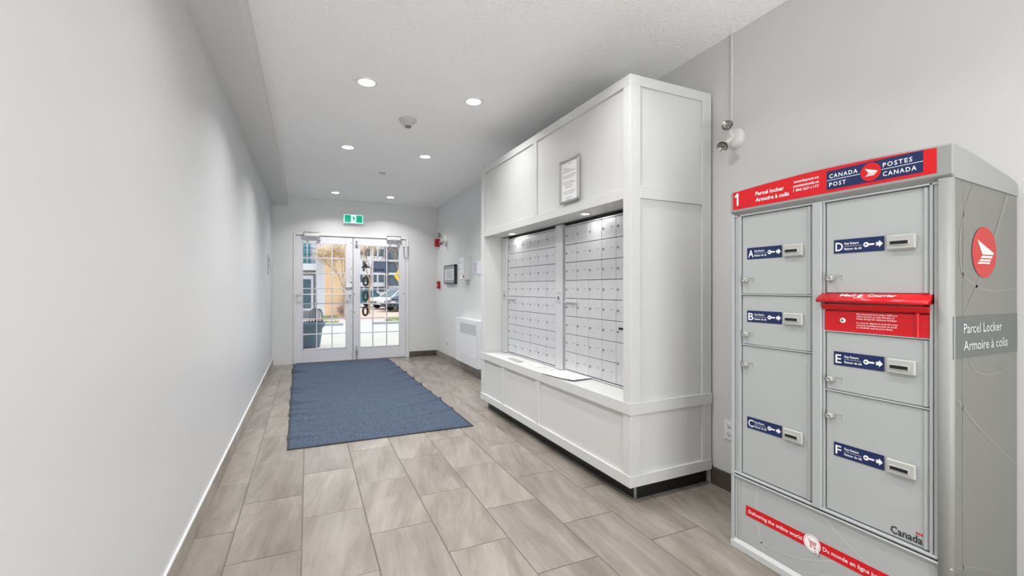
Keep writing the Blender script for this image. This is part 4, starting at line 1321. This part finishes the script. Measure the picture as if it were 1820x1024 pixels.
# beige house
bh = thing('beige_house', 'orange-beige rendered house wall beside the white column', 'building', (1.4, YB1 + 5, -.5))
m = MB(); m.box(.84, 2.02, YB1 + .8, YB1 + 8, -.6, 3.35); m.build('wall', mat('beige_render', (236, 206, 166), .85, var=(3, .05)), bh)
m = MB(); m.box(1.93, 2.05, YB1 + .55, YB1 + .8, -.5, 1.0); m.build('downpipe', mat('pipe_grey', (120, 114, 112), .6), bh)
m = MB(); m.prism([(.84, 3.35), (1.25, 3.12), (1.27, 3.22), (.84, 3.45)], 'y', YB1 + .4, YB1 + 8); m.build('eave', mat('eave_dark', (56, 56, 60), .7), bh)

# trees and shrubs
BARK = mat('bark', (168, 150, 138), .9)
LEAF = mat('tan_leaves', (214, 192, 160), .9, var=(8, .15))
LEAFR = mat('reddish_twigs', (150, 116, 110), .9, var=(8, .15))
def tree(label, base, h, spread, nb, seed, leaf_m, nleaf, ls=.05, name='bare_tree', lo=.3):
    rnd = random.Random(seed)
    r = thing(name, label, 'tree', base)
    tips = []
    m = MB()
    def grow(p, d, L, rad, depth):
        q = p + d * L
        m.cyl(p, q, rad, rad * .65, seg=5, caps=False)
        tips.append(q)
        if depth == 0: return
        for k in range(nb):
            dd = (d + Vector((rnd.uniform(-1, 1), rnd.uniform(-1, 1), rnd.uniform(-.25, .9))) * spread).normalized()
            grow(q if k else p + d * L * .8, dd, L * rnd.uniform(.6, .85), rad * .6, depth - 1)
    grow(Vector(base), Vector((rnd.uniform(-.05, .05), 0, 1)).normalized(), h * lo, h * .014, 5)
    m.build('branches', BARK, r)
    l = MB()
    for k in range(nleaf):
        p = rnd.choice(tips[len(tips) // 4:]) + Vector((rnd.gauss(0, .12), rnd.gauss(0, .12), rnd.gauss(0, .12)))
        a = Vector((rnd.uniform(-1, 1), rnd.uniform(-1, 1), rnd.uniform(-1, 1))).normalized() * ls
        b = a.orthogonal().normalized() * ls * .6
        l.add([tuple(p - a), tuple(p + b), tuple(p + a), tuple(p - b)], [(0, 1, 2, 3)])
    l.build('foliage', leaf_m, r)['kind'] = 'stuff'
tree('bare tan-leaved tree in front of the beige house', (1.75, 24.9, -.42), 4.4, .60, 3, 11, LEAF, 5200, .034)
tree('bare tree standing between the beige house and the car park', (3.7, 31, -.5), 6.5, .6, 3, 5, LEAF, 4800, .040)
tree('bare dark-twigged tree in front of the white apartment block', (9.3, 50, -.5), 9.0, .55, 3, 9, mat('dark_twigs', (110, 100, 98), .9), 2400, .06)
tree('low reddish leafless shrub at the foot of the beige wall', (1.78, 26.9, -.47), .8, .8, 3, 21, LEAFR, 2200, .030, 'shrub', .22)

# far apartment block
YB2 = 60.0
br = thing('apartment_block', 'long white apartment block with window rows beyond the parked cars', 'building', (8, YB2 + 5, -.5))
m = MB(); m.box(3.2, 22, YB2, YB2 + 10, -.6, 12); m.build('wall', mat('block_white', (224, 228, 236), .8), br)
WG = mat('far_window_glass', (84, 108, 122), .2)
WF = mat('far_window_frame', (70, 76, 84), .6)
def win(x0, x1, z0, z1, n=2, yy=YB2):
    m = MB(); m.box(x0, x1, yy - .08, yy + .02, z0, z1); f = m.build('window', WF, br)
    w = (x1 - x0)
    for k in range(n):
        a = x0 + .06 + (w - .06) * k / n; b = x0 + (w - .06) * (k + 1) / n
        MB().box(a, b, yy - .1, yy - .08, z0 + .08, z1 - .08).build('pane', WG, f)
for x0, x1 in ((4.9, 5.55), (6.02, 6.36), (6.60, 7.24), (7.60, 8.08), (8.32, 8.96)):
    win(x0, x1, 5.30, 6.22); win(x0, x1, 1.96, 2.90); win(x0, x1, .72, 1.22); win(x0, x1, 8.6, 9.6)
    MB().box(x0 - .05, x1 + .05, YB2 - .2, YB2, 1.24, 1.34).build('canopy', WF, br)
m = MB(); m.box(9.15, 9.45, YB2 - .35, YB2, -.5, 12); m.build('downpipe', WF, br)
for z0, z1 in ((4.95, 6.65), (3.20, 4.55), (1.50, 2.85), (8.0, 9.6)):
    win(9.6, 10.35, z0, z1, 1, YB2 - .05); win(10.45, 11.3, z0, z1, 1, YB2 - .05); win(11.5, 12.6, z0, z1, 2, YB2 - .05)
for z in (6.75, 4.60, 2.95):
    MB().box(9.5, 14, YB2 - .9, YB2, z, z + .22).build('balcony_slab', mat('block_white', (224, 228, 236), .8), br)
for k in range(4):
    win(9.6 + k * .42, 9.9 + k * .42, .72, 1.22, 1)
# beige low wall behind cars at left of the block
m = MB(); m.box(-6, 3.3, YB2 - 12, YB2 - 4, -.6, 7.5)
tag(m.build('cream_building', mat('cream_render', (232, 226, 216), .85)), 'plain cream building behind the bare trees', 'building')

# yellow road sign
ys_ = thing('road_sign', 'yellow diamond road sign on a post across the street', 'road sign', (3.66, 20.0, -.3))
m = MB(); m.prism([(3.66 - .245, 1.735), (3.66, 2.06), (3.66 + .245, 1.735), (3.66, 1.40)], 'y', 19.97, 19.985); m.build('sign_plate', mat('sign_yellow', (250, 200, 10), .5), ys_)
m = MB(); m.cyl((3.66, 20.01, -.3), (3.66, 20.01, 2.0), .03, seg=10); m.build('post', STEEL, ys_)
m = MB(); m.box(3.60, 3.75, 19.962, 19.97, 1.68, 1.80); m.build('symbol', BLACK, ys_)

# cars
def car(label, loc, rz, paint, L=4.5, W=1.8, Hh=1.45, suv=False):
    r = thing('car', label, 'car', loc, rz, 'cars parked across the street')
    # side profile (x forward), z up
    if suv:
        body = [(-2.2, .35), (-2.22, .75), (-2.15, 1.0), (-1.2, 1.02), (0.9, .98), (1.9, .88), (2.2, .72), (2.22, .35)]
        roof = [(-2.1, 1.0), (-1.85, Hh - .05), (-1.0, Hh), (.2, Hh - .03), (1.15, .98)]
    else:
        body = [(-2.2, .32), (-2.22, .7), (-2.1, .92), (-1.4, .93), (0.9, .88), (1.8, .76), (2.15, .62), (2.2, .32)]
        roof = [(-1.9, .92), (-1.1, Hh - .06), (-.4, Hh), (.25, Hh - .05), (1.2, .88)]
    s = L / 4.44
    m = MB(); m.sm = False
    def loft(profile, wb, wt, zb, zt):
        n = len(profile); vs = []
        for sgn in (-1, 1):
            for (x, z) in profile:
                t = (z - zb) / (zt - zb) if zt > zb else 0
                w = wb + (wt - wb) * t
                vs.append((x * s, sgn * w / 2, z))
        fs = [tuple(range(n - 1, -1, -1)), tuple(range(n, 2 * n))] + [(i, (i + 1) % n, (i + 1) % n + n, i + n) for i in range(n)]
        return vs, fs
    v_, f_ = loft(body, W, W * .96, .32, 1.0); m.add(v_, f_)
    bo = m.build('body', paint, r, local=True); bo.modifiers.new('b', 'BEVEL').width = .06
    m = MB(); v_, f_ = loft(roof, W * .92, W * .70, .9, Hh); m.add(v_, f_)
    m.build('cabin', mat('car_glass', (50, 84, 96), .1), r, local=True)
    m = MB(); top = [(x, z + .012) for x, z in roof]
    rp = [p for p in roof[1:-1]]
    for (a, b) in zip(roof[:-1], roof[1:]):
        pass
    vs = []
    for sgn in (-1, 1):
        for (x, z) in rp:
            vs.append((x * s, sgn * (W * .71) / 2, z + .02))
        for (x, z) in rp:
            vs.append((x * s, sgn * (W * .72) / 2, z - .05))
    k = len(rp)
    m.add(vs, [tuple(range(k)) + tuple(range(2 * k - 1, k - 1, -1)), tuple(range(2 * k, 3 * k))[::-1] + tuple(range(3 * k, 4 * k))] + [(i, i + 1, i + 1 + 2 * k, i + 2 * k) for i in range(k - 1)])
    m.build('roof', paint, r, local=True)
    m = MB()
    for sgn in (-1, 1):
        w0, w1 = sgn * W * .465, sgn * W * .37
        for (a, b) in ((roof[-1], roof[-2]), (roof[0], roof[1])):
            m.tube([(a[0] * s, w0, a[1] - .02), (b[0] * s, w1, b[1])], .045, 6)
        m.tube([(-.35 * s, w0, .92), (-.45 * s, w1, Hh - .02)], .035, 6)
    m.build('pillars', paint, r, local=True)
    for x in (-1.32, 1.38):
        for sgn in (-1, 1):
            m = MB(); m.cyl((x * s, sgn * (W / 2 - .2), .33), (x * s, sgn * (W / 2 + .01), .33), .33, seg=20); wh = m.build('wheel', BLACK, r, local=True)
            m = MB(); m.cyl((x * s, sgn * (W / 2 + .01), .33), (x * s, sgn * (W / 2 + .025), .33), .20, seg=14); m.build('hubcap', STEEL, wh, local=True)
    for sgn in (-1, 1):
        m = MB(); m.box(2.05 * s, 2.2 * s, sgn * W * .30, sgn * W * .47, .60, .74, .02); m.build('headlight', mat('car_lamp', (226, 232, 236), .15), r, local=True)
    m = MB(); m.box(2.17 * s, 2.235 * s, -W * .26, W * .26, .40, .62, .01); m.build('grille', mat('car_grille', (52, 56, 60), .4), r, local=True)
    return r
PW = mat('car_white', (232, 228, 226), .3); PS = mat('car_silver', (204, 210, 214), .3, .1); PD = mat('car_dark', (46, 54, 72), .25); PT = mat('car_teal', (64, 108, 122), .3)
ang = math.radians(205)
car('white parked car, highest and farthest back of the parked row', (7.0, 38.9, -.5), ang, PW, 4.8, 1.9, 1.66, True)
car('silver parked car between the white and the dark one', (7.5, 36.7, -.5), ang, PS, 4.5, 1.8, 1.45)
car('dark blue parked car, lowest right behind the right door glass', (7.15, 34.2, -.5), ang, PD, 4.4, 1.8, 1.22)
car('teal parked car, leftmost behind the mirrored numerals', (4.1, 42.0, -.5), ang, PT, 4.4, 1.8, 1.5)
